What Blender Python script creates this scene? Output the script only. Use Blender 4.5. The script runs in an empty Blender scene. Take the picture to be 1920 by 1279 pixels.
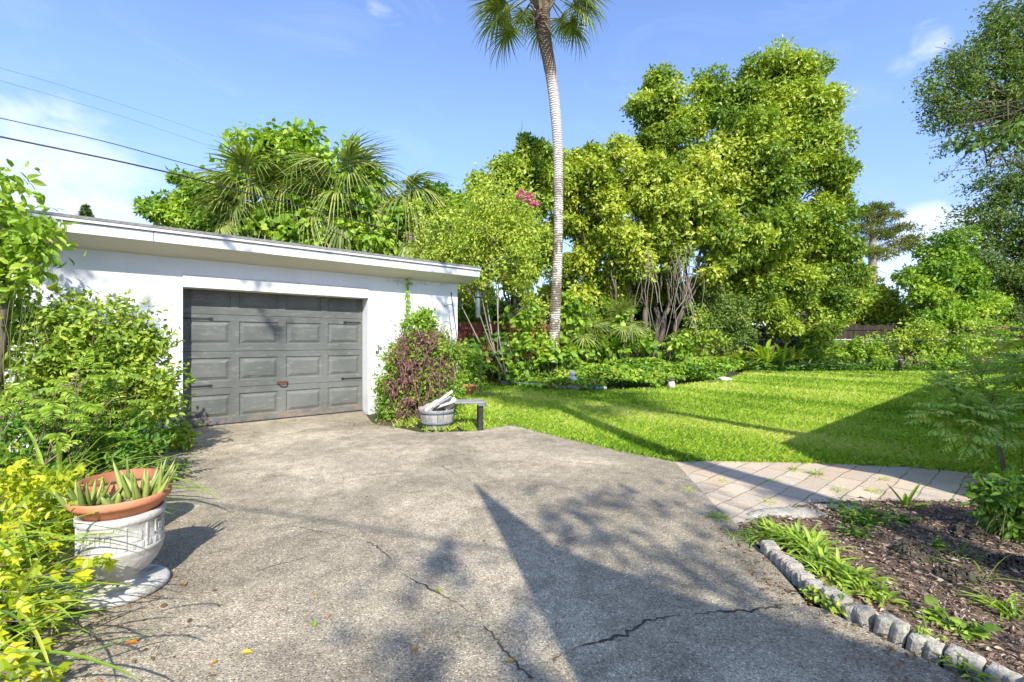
import bpy, math, numpy as np
from mathutils import Vector, Matrix
R = math.radians
C = bpy.context.scene.collection
FPX, CX, HY, H = 853.33, 960.0, 640.0, 1.35      # 16 mm lens on 36 mm film, eye height 1.35 m

def G(px, py, z=0.0):
    Y = FPX*(H-z)/(py-HY); return np.array([(px-CX)/FPX*Y, Y, z])
def P(px, py, Y):
    return np.array([(px-CX)/FPX*Y, Y, H+(HY-py)/FPX*Y])
def RNG(s): return np.random.default_rng(s)
def nrm(a):
    a = np.asarray(a, float); return a/np.maximum(np.linalg.norm(a, axis=-1, keepdims=True), 1e-9)

# ------------------------------------------------------------------ geometry
class Geo:
    def __init__(s): s.V=[]; s.F=[]; s.n=0
    def add(s, V, F, tint=.5, m=0, smooth=False):
        V=np.asarray(V,float).reshape(-1,3); F=np.asarray(F,int)
        if F.ndim==1: F=F.reshape(1,-1)
        t=np.broadcast_to(np.asarray(tint,float),(len(F),)) if np.ndim(tint)<=1 else tint
        s.V.append(V); s.F.append((F+s.n, t, m, smooth)); s.n+=len(V); return s
    def box(s, c, d, rz=0, m=0, tint=.5, bevel=0, tilt=None):
        c=np.asarray(c,float); x,y,z=np.asarray(d,float)/2
        if bevel:
            b=min(bevel,x*.9,y*.9,z*.9)
            pts=[]
            for sz,iz in ((-1,1),(-1,0),(1,0),(1,1)):
                ix=b if iz else 0
                zz=sz*z if iz else sz*(z-b)
                pts+=[(-x+ix,-y+ix,zz),(x-ix,-y+ix,zz),(x-ix,y-ix,zz),(-x+ix,y-ix,zz)]
            V=np.array(pts); F=[[3,2,1,0],[12,13,14,15]]
            for k in range(3):
                for j in range(4):
                    a=k*4+j; bb=k*4+(j+1)%4; F.append([a,bb,bb+4,a+4])
        else:
            V=np.array([(-x,-y,-z),(x,-y,-z),(x,y,-z),(-x,y,-z),(-x,-y,z),(x,-y,z),(x,y,z),(-x,y,z)])
            F=[[3,2,1,0],[4,5,6,7],[0,1,5,4],[1,2,6,5],[2,3,7,6],[3,0,4,7]]
        if tilt is not None:
            V=V@np.array(Matrix.Rotation(tilt[0],3,tilt[1])).T
        cs,sn=math.cos(rz),math.sin(rz)
        V=V@np.array([[cs,-sn,0],[sn,cs,0],[0,0,1]]).T+c
        return s.add(V,F,tint,m)
    def tube(s, pts, rad, n=6, m=0, tint=.5, cap=True, smooth=True):
        pts=np.asarray(pts,float); k=len(pts); rad=np.broadcast_to(np.asarray(rad,float),(k,))
        T=nrm(np.gradient(pts,axis=0))
        ref=np.array([0,0,1.]) if abs(T[0][2])<.9 else np.array([1.,0,0])
        U=np.zeros_like(pts); u=nrm(np.cross(T[0],ref))
        for i in range(k):
            u=u-np.dot(u,T[i])*T[i]; u=u/max(np.linalg.norm(u),1e-9); U[i]=u
        W=np.cross(T,U); a=np.arange(n)*2*math.pi/n
        V=(pts[:,None]+rad[:,None,None]*(np.cos(a)[None,:,None]*U[:,None]+np.sin(a)[None,:,None]*W[:,None])).reshape(-1,3)
        i=np.arange(k-1)[:,None]*n; j=np.arange(n)[None]; j2=(j+1)%n
        F=np.stack([i+j,i+j2,i+n+j2,i+n+j],-1).reshape(-1,4)
        s.add(V,F,tint,m,smooth)
        if cap and n>=3:
            b=s.n-len(V)
            s.F.append((np.array([list(range(n))[::-1]])+b,np.array([.5]),m,False)); s.F.append((np.array([list(range(n))])+b+(k-1)*n,np.array([.5]),m,False))
        return s
    def lathe(s, prof, n=32, c=(0,0,0), m=0, tint=.5, smooth=True, closed=False):
        prof=np.asarray(prof,float); k=len(prof); a=np.arange(n)*2*math.pi/n
        V=np.stack([prof[:,0,None]*np.cos(a),prof[:,0,None]*np.sin(a),np.broadcast_to(prof[:,1,None],(k,n))],-1).reshape(-1,3)+np.asarray(c,float)
        kk=k if closed else k-1
        i=np.arange(kk)[:,None]*n; i2=((np.arange(kk)+1)%k)[:,None]*n; j=np.arange(n)[None]; j2=(j+1)%n
        F=np.stack([i+j,i+j2,i2+j2,i2+j],-1).reshape(-1,4)
        return s.add(V,F,tint,m,smooth)
    def sheet(s, poly, z=None, m=0, tint=.5):
        V=np.array([(p[0],p[1],(p[2] if len(p)>2 else 0) if z is None else z) for p in poly]); return s.add(V,[list(range(len(V)))],tint,m)
    def build(s, name, mats, parent=None, loc=None, shift=True):
        V=np.concatenate(s.V) if s.V else np.zeros((0,3))
        if loc is not None and shift: V=V-np.asarray(loc,float)
        me=bpy.data.meshes.new(name)
        me.vertices.add(len(V)); me.vertices.foreach_set('co',V.astype(np.float32).ravel())
        li=np.concatenate([f.ravel() for f,_,_,_ in s.F]); tot=np.concatenate([np.full(len(f),f.shape[1]) for f,_,_,_ in s.F])
        me.loops.add(len(li)); me.loops.foreach_set('vertex_index',li.astype(np.int32))
        st=np.concatenate([[0],np.cumsum(tot)[:-1]]); me.polygons.add(len(tot)); me.polygons.foreach_set('loop_start',st.astype(np.int32))
        mi=np.concatenate([np.full(len(f),m) for f,_,m,_ in s.F]); sm=np.concatenate([np.full(len(f),q) for f,_,_,q in s.F])
        if not isinstance(mats,(list,tuple)): mats=[mats]
        for q in mats: me.materials.append(q)
        me.polygons.foreach_set('material_index',mi.astype(np.int32)); me.polygons.foreach_set('use_smooth',sm.astype(bool))
        at=me.attributes.new('tint','FLOAT','FACE'); at.data.foreach_set('value',np.concatenate([t for _,t,_,_ in s.F]).astype(np.float32))
        me.update(calc_edges=True); me.validate()
        o=bpy.data.objects.new(name,me); C.objects.link(o)
        if parent is not None: o.parent=parent
        elif loc is not None: o.location=loc
        return o

# leaf templates: x along the leaf, y across (unit width), z up
RH=(np.array([(0,0,0),(.42,.5,.07),(1,0,-.16),(.42,-.5,.07)],float),np.array([[0,1,2],[0,2,3]])[:,::-1])
OV=(np.array([(0,0,0),(.36,0,-.03),(.7,0,-.06),(1,0,-.16),(.3,.46,.07),(.68,.4,.02),(.3,-.46,.07),(.68,-.4,.02)],float),
    np.array([[0,1,4],[1,2,5],[1,5,4],[2,3,5],[0,6,1],[1,7,2],[1,6,7],[2,7,3]]))
HE=(np.array([(0,0,0),(.4,0,-.02),(1,0,-.2),(-.18,.3,.02),(.15,.56,.06),(.55,.42,.02),(-.18,-.3,.02),(.15,-.56,.06),(.55,-.42,.02)],float),
    np.array([[0,4,3],[0,1,4],[1,5,4],[1,2,5],[0,6,7],[0,7,1],[1,7,8],[1,8,2]]))
LO=(np.array([(0,0,0),(.45,0,-.03),(1,0,-.25),(.66,.16,0),(.76,.44,-.12),(.42,.27,.03),(.30,.58,-.1),(.10,.2,.04),
              (.66,-.16,0),(.76,-.44,-.12),(.42,-.27,.03),(.30,-.58,-.1),(.10,-.2,.04)],float),
    np.array([[1,2,3],[1,3,5],[3,4,5],[1,5,7],[5,6,7],[0,1,7],[1,8,2],[1,10,8],[8,10,9],[1,12,10],[10,12,11],[0,12,1]]))
def leaves(g, T, pos, d, up, size, wid=.5, tint=.5, m=0):
    pos=np.asarray(pos,float).reshape(-1,3); N=len(pos)
    if N==0: return
    x=nrm(np.broadcast_to(d,(N,3))); u=np.broadcast_to(up,(N,3)); y=nrm(np.cross(u,x)); z=np.cross(x,y)
    tv,tf=T; size=np.broadcast_to(size,(N,))[:,None,None]; wid=np.broadcast_to(wid,(N,))[:,None,None]
    V=pos[:,None]+size*(tv[None,:,0:1]*x[:,None]+wid*tv[None,:,1:2]*y[:,None]+tv[None,:,2:3]*z[:,None])
    F=(tf[None]+(np.arange(N)*len(tv))[:,None,None]).reshape(-1,3)
    tt=np.repeat(np.broadcast_to(tint,(N,)),len(tf))
    g.add(V.reshape(-1,3),F,tt,m)
def rdir(r,n): return nrm(r.normal(size=(n,3)))

def crown(g, blobs, rng, dens=14, per=40, cr=.42, ls=.16, wid=.5, droop=.25, shell=.45, T=RH, gap=.12, yel=0., m=0, tlo=.1, thi=.9, squash=.8):
    """leaf clumps spread through lobed ellipsoids; blobs = [(centre, radius or (rx,ry,rz))]"""
    cents=[]
    for c,r in blobs:
        r3=np.broadcast_to(np.asarray(r,float),(3,)); n=max(3,int(dens*float(np.prod(r3))**(2/3)))
        u=rdir(rng,n); k=shell+(1-shell)*rng.random((n,1))**.6
        lob=1+.22*np.sin(u@rng.normal(size=3)*4+rng.random()*6)[:,None]
        cc=np.asarray(c)+u*r3*k*lob
        keep=rng.random(n)>gap; cc=cc[keep]; u=u[keep]
        N=len(cc)
        if not N: continue
        np_=np.maximum(4,(per*(.5+rng.random(N))).astype(int)); idx=np.repeat(np.arange(N),np_); M=len(idx)
        cs=cr*(.6+.8*rng.random(N))[idx][:,None]
        off=rng.normal(size=(M,3))*cs*np.array([1,1,squash])*.6
        pos=cc[idx]+off
        outw=nrm(u[idx]+.6*nrm(off)+np.array([0,0,.15]))
        d=nrm(outw*.7+rdir(rng,M)*.75+np.array([0,0,-droop]))
        up=nrm(nrm(off)*.75+u[idx]*.25+np.array([0,0,.45])+rdir(rng,M)*.45)
        ct=(rng.random(N)*.5+.25*u[:,2]*0+yel)[idx]
        tint=np.clip(tlo+(thi-tlo)*(ct+.5*rng.random(M)),0,1)
        leaves(g,T,pos,d,up,ls*(.6+.7*rng.random(M)),wid*(.8+.4*rng.random(M)),tint,m)
        cents.append(cc)
    return np.concatenate(cents) if cents else np.zeros((0,3))

def lobes(g, blobs, rng, lai=1.4, lr=.43, nl=12, ls=.18, wid=.55, T=RH, yel=0., m=0, droop=.3, gap=.12, tlo=.0, thi=.92, under=.45, stray=.14):
    """a crown of overlapping leafy lobes: each lobe a shell of leaves, thinner underneath, with gaps between"""
    la=.21*wid*ls*ls*1.6
    for c,r in blobs:
        r3=np.broadcast_to(np.asarray(r,float),(3,)); n=max(4,int(nl*(.8+.4*rng.random())))
        u=rdir(rng,n); u[:,2]=u[:,2]*.85+.08
        cc=np.asarray(c)+u*r3*(.45+.45*rng.random((n,1))); rr=float(np.prod(r3))**(1/3)*lr*(.55+.85*rng.random(n))
        keep=rng.random(n)>gap
        for q,(cl,rl) in enumerate(zip(cc,rr)):
            if not keep[q]: continue
            M=int(4*math.pi*rl*rl*lai*(.7+.5*rng.random())/la)+6
            v=rdir(rng,M); v=v[rng.random(M)<np.where(v[:,2]<-.1,under,1)]; M=len(v)
            wob=1+.30*np.sin(v@rng.normal(size=3)*5+rng.random()*6)+.12*np.sin(v@rng.normal(size=3)*11)
            k=(.62+.42*rng.random((M,1))**.7)*wob[:,None]; k=np.where(rng.random((M,1))<stray,k*1.25,k)
            pos=cl+v*k*rl*np.array([1.1,1.1,.85])
            d=nrm(v*.75+rdir(rng,M)*.8+np.array([0,0,-droop])); up=nrm(v*.9+np.array([0,0,.35])+rdir(rng,M)*.5)
            t0=rng.random()*.62+yel
            leaves(g,T,pos,d,up,ls*(.55+.75*rng.random(M)),wid*(.8+.4*rng.random(M)),np.clip(tlo+(thi-tlo)*(t0+.45*rng.random(M)),0,1),m)

def limb(g, a, b, r0, r1, rng, sag=.12, k=7, n=6, m=0):
    a=np.asarray(a,float); b=np.asarray(b,float); L=np.linalg.norm(b-a); t=np.linspace(0,1,k)[:,None]
    mid=(a+b)/2+np.array([0,0,.18*L])*(1 if b[2]>a[2] else 0)-np.array([b[0]-a[0],b[1]-a[1],0])*.12+rng.normal(size=3)*sag*L
    p=(1-t)**2*a+2*t*(1-t)*mid+t*t*b; p[1:-1]+=rng.normal(size=(k-2,3))*.015*L
    g.tube(p,np.linspace(r0,r1,k),n,m,rng.random()); return p
def ribbon(g, base, d, L, w, rng, droop=.8, k=6, tint=.5, m=0, kink=0., fold=.25):
    """an arching strap leaf: two faces across, folded on the midrib"""
    d=np.asarray(d,float); d=d/np.linalg.norm(d); s=np.linspace(0,1,k)
    p=np.asarray(base,float)+np.outer(s*L,d); p[:,2]-=droop*L*s**2.2*.6; hor=np.array([d[0],d[1],0]); p+=np.outer(droop*L*s**2*.25,hor/max(np.linalg.norm(hor),.05))
    side=np.cross(d,[0,0,1.]); side=side/max(np.linalg.norm(side),1e-6)
    ww=w*np.minimum(1,np.minimum(.45+s*2.2,1))*np.sqrt(np.clip(1-s**3,0.0,1))
    up=np.cross(side,d)
    Lh=p+side*ww[:,None]/2+up*(fold*ww[:,None]/2); Rh=p-side*ww[:,None]/2+up*(fold*ww[:,None]/2)
    V=np.concatenate([Lh,p,Rh]); F=[]
    for i in range(k-1): F+= [[i,k+i,k+i+1,i+1],[k+i,2*k+i,2*k+i+1,k+i+1]]
    g.add(V,F,tint,m)
def straps(g, c, n, L, w, rng, lean=(.2,1.1), droop=.8, spread=.06, tint=(.2,.9), m=0, k=6):
    for _ in range(n):
        a=rng.random()*2*math.pi; e=lean[0]+(lean[1]-lean[0])*rng.random()
        d=np.array([math.cos(a)*math.sin(e),math.sin(a)*math.sin(e),math.cos(e)])
        b=np.asarray(c)+np.array([math.cos(a),math.sin(a),0])*spread*rng.random()
        ribbon(g,b,d,L*(.55+.55*rng.random()),w*(.7+.5*rng.random()),rng,droop*(.6+.8*rng.random()),k,tint[0]+(tint[1]-tint[0])*rng.random(),m)
def pinnate(g, base, d, L, npair, ls, lw, rng, droop=.5, m=0, ms=0, tint=(.3,.9), T=OV, ang=60, hang=.25, sr=.004, roll=0):
    """a feather leaf: rachis tube with paired leaflets"""
    d=np.asarray(d,float); d=d/np.linalg.norm(d); k=9; s=np.linspace(0,1,k)
    p=np.asarray(base,float)+np.outer(s*L,d); p[:,2]-=droop*L*s**2*.6
    g.tube(p,np.linspace(sr,sr*.35,k),3,ms,.6,cap=False)
    q=np.linspace(.14,1,npair); pt=np.stack([np.interp(q,s,p[:,i]) for i in range(3)],-1)
    tg=nrm(np.stack([np.interp(q,s,np.gradient(p[:,i])) for i in range(3)],-1))
    side=nrm(np.cross(tg,np.array([math.sin(roll),0,math.cos(roll)])))
    for sg in (1,-1):
        a=R(ang)*(1-.35*q)
        dd=tg*np.cos(a)[:,None]+sg*side*np.sin(a)[:,None]+np.array([0,0,-hang])+rng.normal(size=(npair,3))*.08
        sz=ls*np.sin(np.clip(q*.85+.18,0,1)*math.pi)**.6*(.85+.3*rng.random(npair))
        leaves(g,T,pt,dd,np.array([0,0,1.])+rng.normal(size=(npair,3))*.2,sz,lw,tint[0]+(tint[1]-tint[0])*rng.random(npair),m)
def fan(g, pl, fr, rng, n=34, droop=.35, m=0, mp=1, dead=False, tint=(.2,.9)):
    """a cabbage-palm leaf in its own frame: stalk along +X, costapalmate blade"""
    k=7; s=np.linspace(0,1,k); p=np.stack([s*pl,0*s,-.12*pl*s**2],-1); g.tube(p,np.linspace(.03,.014,k),5,mp,.5)
    hub=p[-1]; sp=np.linspace(-R(118),R(118),n)
    for i,a in enumerate(sp):
        f=abs(a)/R(118); L=fr*(1-.42*f**1.6)*(.9+.15*rng.random()); st=hub+np.array([.28*fr*(1-f),0,-.05*fr*(1-f)])
        d=np.array([math.cos(a),math.sin(a),.30*f-.05+.10*((i%2)*2-1)*.5]); d/=np.linalg.norm(d)
        q=np.linspace(0,1,5); pp=st+np.outer(q*L,d); pp[:,2]-=droop*L*q**2.4*(.6+.8*rng.random())*(1.8 if dead else 1)
        wv=.055*fr*np.array([.5,1,.85,.45,.05])*(.5 if dead else 1); sd=np.cross(d,[0,0,1.]); sd/=max(np.linalg.norm(sd),1e-6)
        up=np.array([0,0,1.])
        V=np.concatenate([pp+sd*wv[:,None]/2+up*wv[:,None]*.25,pp,pp-sd*wv[:,None]/2+up*wv[:,None]*.25]); F=[]
        for j in range(4): F+=[[j,5+j,6+j,j+1],[5+j,10+j,11+j,6+j]]
        g.add(V,F,tint[0]+(tint[1]-tint[0])*rng.random(),m)

# ------------------------------------------------------------------ objects
def props(o,label=None,cat=None,group=None,kind=None):
    for k,v in (('label',label),('category',cat),('group',group),('kind',kind)):
        if v: o[k]=v
    return o
def thing(name,label,cat,loc=(0,0,0),group=None):
    o=bpy.data.objects.new(name,None); C.objects.link(o); o.location=loc; o.empty_display_size=.1
    return props(o,label,cat,group)
def copy_tree(o,parent=None):
    c=o.copy(); C.objects.link(c); c.parent=parent
    for ch in list(o.children): copy_tree(ch,c)
    return c

# ------------------------------------------------------------------ materials
def node(nt,t,**k):
    n=nt.nodes.new(t)
    for a,v in k.items(): setattr(n,a,v)
    return n
def newmat(name):
    m=bpy.data.materials.new(name); m.use_nodes=True; nt=m.node_tree; nt.nodes.clear()
    out=node(nt,'ShaderNodeOutputMaterial'); b=node(nt,'ShaderNodeBsdfPrincipled'); nt.links.new(b.outputs[0],out.inputs[0])
    return m,nt,b,out
def ramp(nt,fac,stops,interp='LINEAR'):
    r=node(nt,'ShaderNodeValToRGB'); r.color_ramp.interpolation=interp; e=r.color_ramp.elements
    for i,(p,c) in enumerate(stops):
        x=e[i] if i<2 else e.new(p)
        x.position=p; x.color=(*c,1) if len(c)==3 else c
    nt.links.new(fac,r.inputs[0]); return r.outputs[0]
def noise(nt,co,scale,detail=5,rough=.55,dist=0):
    n=node(nt,'ShaderNodeTexNoise'); n.inputs['Scale'].default_value=scale; n.inputs['Detail'].default_value=detail; n.inputs['Roughness'].default_value=rough; n.inputs['Distortion'].default_value=dist
    nt.links.new(co,n.inputs['Vector']); return n.outputs[0]
def mixc(nt,f,a,b,bt='MIX'):
    n=node(nt,'ShaderNodeMix',data_type='RGBA',blend_type=bt)
    for s,v in ((n.inputs[0],f),(n.inputs[6],a),(n.inputs[7],b)):
        if hasattr(v,'links'): nt.links.new(v,s)
        elif np.ndim(v)==0: s.default_value=v
        else: s.default_value=(*v,1)
    return n.outputs[2]
def mathn(nt,op,a,b=0.,clamp=False):
    n=node(nt,'ShaderNodeMath',operation=op,use_clamp=clamp)
    for s,v in ((n.inputs[0],a),(n.inputs[1],b)):
        if hasattr(v,'links'): nt.links.new(v,s)
        else: s.default_value=v
    return n.outputs[0]
def coord(nt,scale=None,out='Object'):
    t=node(nt,'ShaderNodeTexCoord').outputs[out]
    if scale is not None:
        mp=node(nt,'ShaderNodeMapping'); mp.inputs['Scale'].default_value=scale; nt.links.new(t,mp.inputs[0]); t=mp.outputs[0]
    return t
def bump(nt,b,h,dist=.01,strength=1):
    n=node(nt,'ShaderNodeBump'); n.inputs['Distance'].default_value=dist; n.inputs['Strength'].default_value=strength; nt.links.new(h,n.inputs['Height']); nt.links.new(n.outputs[0],b.inputs['Normal'])
def mat(name,c1,c2=None,scale=5,rough=.8,bm=0,bs=40,sc=None,lo=.35,hi=.65,spec=.3,c3=None,s3=1.5,l3=.55,metal=0,tint=None,detail=6):
    m,nt,b,out=newmat(name); co=coord(nt,sc); b.inputs['Roughness'].default_value=rough; b.inputs['Specular IOR Level'].default_value=spec; b.inputs['Metallic'].default_value=metal
    col=ramp(nt,noise(nt,co,scale,detail),[(lo,c1),(hi,c2 or c1)])
    if c3: col=mixc(nt,ramp(nt,noise(nt,co,s3,6,.65),[(l3,(0,0,0)),(l3+.12,(1,1,1))]),col,c3)
    if tint:
        a=node(nt,'ShaderNodeAttribute',attribute_name='tint'); col=mixc(nt,1.,col,ramp(nt,a.outputs['Fac'],[(0,(1-tint,)*3),(1,(1+tint*.0,)*3)]),'MULTIPLY')
    nt.links.new(col,b.inputs['Base Color'])
    if bm: bump(nt,b,noise(nt,co,bs,4),bm)
    return m
def leafmat(name,cols,trans=.35,rough=.42,spec=.4,tcol=(1.25,1.25,.45)):
    m,nt,b,out=newmat(name); a=node(nt,'ShaderNodeAttribute',attribute_name='tint')
    col=ramp(nt,a.outputs['Fac'],[(i/(len(cols)-1),c) for i,c in enumerate(cols)])
    nt.links.new(col,b.inputs['Base Color']); b.inputs['Roughness'].default_value=rough; b.inputs['Specular IOR Level'].default_value=spec
    t=node(nt,'ShaderNodeBsdfTranslucent'); nt.links.new(mixc(nt,1.,col,tcol,'MULTIPLY'),t.inputs[0])
    mx=node(nt,'ShaderNodeMixShader'); mx.inputs[0].default_value=trans
    nt.links.new(b.outputs[0],mx.inputs[1]); nt.links.new(t.outputs[0],mx.inputs[2]); nt.links.new(mx.outputs[0],out.inputs[0])
    return m
M={}
M['leaf_mid']=leafmat('leaf_mid',[(.055,.12,.018),(.19,.30,.03),(.42,.52,.055),(.64,.67,.13)])
M['leaf_yel']=leafmat('leaf_yel',[(.06,.12,.018),(.23,.33,.03),(.48,.55,.06),(.70,.70,.14)])
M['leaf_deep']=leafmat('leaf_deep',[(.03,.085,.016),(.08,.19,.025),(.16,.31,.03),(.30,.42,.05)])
M['leaf_oak']=leafmat('leaf_oak',[(.04,.085,.025),(.09,.16,.035),(.17,.25,.05),(.34,.38,.09)],.3,.5,.18)
M['leaf_vine']=leafmat('leaf_vine',[(.06,.16,.02),(.18,.33,.03),(.36,.51,.05),(.55,.63,.09)],.4)
M['leaf_gold']=leafmat('leaf_gold',[(.16,.25,.012),(.36,.44,.015),(.56,.58,.018),(.70,.64,.03)],.4)
M['leaf_brown']=leafmat('leaf_brown',[(.10,.06,.03),(.22,.13,.06),(.30,.20,.10),(.34,.16,.07)],.25)
M['leaf_palm']=leafmat('leaf_palm',[(.07,.12,.03),(.16,.23,.05),(.30,.36,.085),(.46,.47,.14)],.3,.38)
M['leaf_dead']=leafmat('leaf_dead',[(.20,.14,.07),(.33,.24,.13),(.42,.33,.20),(.5,.42,.28)],.3,.7,.2,(1.1,1,.8))
M['leaf_strap']=leafmat('leaf_strap',[(.08,.18,.02),(.20,.35,.03),(.36,.50,.04),(.55,.58,.08)],.35)
M['leaf_pale']=leafmat('leaf_pale',[(.14,.25,.03),(.27,.41,.045),(.44,.57,.075),(.58,.66,.16)],.35)
M['leaf_painted_sheen']=leafmat('leaf_painted_sheen',[(.17,.32,.04),(.32,.50,.07),(.50,.65,.12),(.70,.76,.28)],.35,.38,.45)  # raised albedo: sunlight and sky sheen put into the sapling's leaf colour
M['grass']=leafmat('grass',[(.14,.28,.022),(.37,.53,.04),(.57,.71,.07),(.80,.72,.34)],.4,.5)
M['leaf_needle']=leafmat('leaf_needle',[(.10,.14,.03),(.18,.23,.05),(.28,.31,.07),(.38,.38,.09)],.25)
M['flower_pink']=leafmat('flower_pink',[(.5,.12,.2),(.65,.2,.28),(.7,.3,.35)],.3,tcol=(1.1,.8,.8))
M['leaf_plum']=leafmat('leaf_plum',[(.10,.045,.045),(.20,.09,.085),(.30,.155,.13),(.34,.22,.12)],.25)
M['aloe']=leafmat('aloe',[(.16,.24,.05),(.28,.36,.08),(.40,.45,.12),(.48,.45,.12)],.2,.4)
M['bark']=mat('bark',(.09,.07,.05),(.22,.18,.13),6,.9,.02,18,(1,1,.35),tint=.4)
M['bark_pale']=mat('bark_pale',(.24,.19,.14),(.42,.36,.29),5,.9,.01,14,(1,1,.4),tint=.3)
M['twig']=mat('twig',(.20,.13,.09),(.34,.24,.19),8,.9,tint=.5)
M['twig_red']=mat('twig_red',(.20,.085,.075),(.40,.22,.19),9,.9,tint=.5)
M['stem_green']=mat('stem_green',(.12,.17,.04),(.22,.25,.07),6,.6)
M['stucco']=mat('stucco',(.80,.80,.79),(.85,.85,.84),1.3,.9,.004,90,c3=(.72,.71,.69),s3=1.1,l3=.62)
M['soffit']=mat('soffit',(.66,.62,.50),(.70,.66,.54),2,.85,.002,60)
M['trim_white']=mat('trim_white',(.58,.58,.56),(.68,.68,.665),2.5,.6,c3=(.45,.44,.40),s3=2.6,l3=.54)
M['shingle']=mat('shingle',(.13,.125,.11),(.22,.21,.19),30,.95,.006,60)
M['rust']=mat('rust',(.085,.035,.025),(.15,.065,.04),30,.8)
M['dark_metal']=mat('dark_metal',(.02,.022,.022),(.045,.045,.045),12,.5)
M['grey_plastic']=mat('grey_plastic',(.12,.13,.14),(.17,.18,.19),6,.55)
M['terracotta']=mat('terracotta',(.48,.17,.075),(.60,.25,.12),5,.8,.002,60,c3=(.55,.36,.26),s3=4,l3=.6)
M['terra_dark']=mat('terra_dark',(.30,.10,.05),(.40,.16,.08),5,.85)
M['plaster']=mat('plaster',(.42,.395,.345),(.60,.575,.52),7,.9,.005,50,c3=(.27,.25,.20),s3=7,l3=.54)
M['greystone']=mat('greystone',(.20,.20,.19),(.34,.33,.31),7,.9,.006,40,c3=(.13,.14,.10),s3=4,l3=.56)
M['soil']=mat('soil',(.035,.025,.018),(.10,.07,.05),9,1,.02,50)
M['mulch_base']=mat('mulch_base',(.08,.055,.038),(.22,.155,.105),14,1,.02,60)
M['lawn_soil']=mat('lawn_soil',(.18,.25,.03),(.27,.34,.05),6,1,.02,60)
M['rock']=mat('rock',(.04,.034,.022),(.20,.165,.115),14,.95,.03,22,c3=(.07,.085,.03),s3=4,l3=.52,lo=.3,hi=.7)
M['block']=mat('block',(.31,.28,.22),(.52,.475,.38),16,.95,.012,55,c3=(.20,.19,.15),s3=7,l3=.57)
M['fence_red']=mat('fence_red',(.20,.055,.03),(.33,.11,.065),4,.85,.004,30,(6,6,.7),tint=.35)
M['fence_old_shaded']=mat('fence_old_shaded',(.03,.023,.016),(.085,.062,.042),4,.95,.005,30,(6,6,.7),tint=.4)  # weathered brown, darkened further to stand for the shade of the trees
M['galv']=mat('galv',(.40,.42,.42),(.52,.53,.53),8,.5,metal=.3)
M['wood_grey']=mat('wood_grey',(.38,.36,.33),(.58,.56,.52),3,.85,.004,30,(5,5,1))
M['wood_pale']=mat('wood_pale',(.55,.47,.37),(.74,.67,.57),4,.8,.003,30,(1,6,6))
M['wire']=mat('wire',(.015,.015,.018),(.03,.03,.03),4,.5)
M['ornament']=mat('ornament',(.46,.42,.37),(.66,.62,.57),14,.85,.003,40,c3=(.33,.30,.25),s3=12,l3=.58)
# ------------------------------------------------------------------ camera, light, sky
sc=bpy.context.scene
cam=bpy.data.cameras.new('camera'); cam.lens=16; cam.sensor_width=36; cam.clip_end=2000; cam.clip_start=.05
co=bpy.data.objects.new('camera',cam); C.objects.link(co); co.location=(0,0,H); co.rotation_euler=(R(90),0,0); sc.camera=co
SUN=Vector((.242*math.cos(R(39)),-.970*math.cos(R(39)),math.sin(R(39))))
sl=bpy.data.lights.new('sun','SUN'); sl.energy=4.2; sl.angle=R(.5); sl.color=(1,.97,.90)
so=bpy.data.objects.new('sun',sl); C.objects.link(so); so.rotation_euler=SUN.to_track_quat('Z','Y').to_euler(); so.location=(3,-10,15)
w=bpy.data.worlds.new('World'); sc.world=w; w.use_nodes=True; nt=w.node_tree; nt.nodes.clear()
wo=node(nt,'ShaderNodeOutputWorld'); bg=node(nt,'ShaderNodeBackground'); bg.inputs[1].default_value=.15; nt.links.new(bg.outputs[0],wo.inputs[0])
sky=node(nt,'ShaderNodeTexSky',sky_type='NISHITA',sun_disc=False); sky.sun_elevation=R(39); sky.sun_rotation=R(166); sky.air_density=1.0; sky.dust_density=.4; sky.ozone_density=3.2
gen=coord(nt,None,'Generated')
def cloud(px,py,ri,ro):
    d=nrm(np.array([(px-CX)/FPX,1,(HY-py)/FPX])); n=node(nt,'ShaderNodeVectorMath',operation='DOT_PRODUCT'); nt.links.new(gen,n.inputs[0]); n.inputs[1].default_value=d
    mr=node(nt,'ShaderNodeMapRange',interpolation_type='SMOOTHSTEP'); nt.links.new(n.outputs['Value'],mr.inputs[0])
    mr.inputs[1].default_value=math.cos(R(ro)); mr.inputs[2].default_value=math.cos(R(ri)); return mr.outputs[0]
mask=None
for px,py,ri,ro,a in ((90,350,1,11,1.),(230,385,1,8,.8),(330,400,0,6,.6),(40,430,0,8,.7),(1742,72,.1,2.6,.8),(1690,122,.1,2,.62),(1775,52,.1,2.,.55),(1735,425,.6,3.4,1.15),(1690,500,.5,4,.9),(1800,440,.5,4,1.),(190,145,.2,3,.45),(712,30,.1,2.6,.6),(742,52,.1,2.4,.56),
                      (790,210,.4,5,.42),(700,130,.3,4,.3),(850,170,.3,3,.25),(800,330,1,7,.42),(640,60,.3,3,.2),(1580,70,.3,3,.25),(900,350,1,5,.3),(1560,430,1,6,.4)):
    c=mathn(nt,'MULTIPLY',cloud(px,py,ri,ro),a); mask=c if mask is None else mathn(nt,'MAXIMUM',mask,c)
n1=noise(nt,coord(nt,(1,1,1.9),'Generated'),13,10,.62,.5)
n2=noise(nt,coord(nt,(3,3,9),'Generated'),1.0,8,.62,1.2)
wisp=ramp(nt,n2,[(.5,(0,0,0)),(.85,(.16,.16,.16))])
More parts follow.
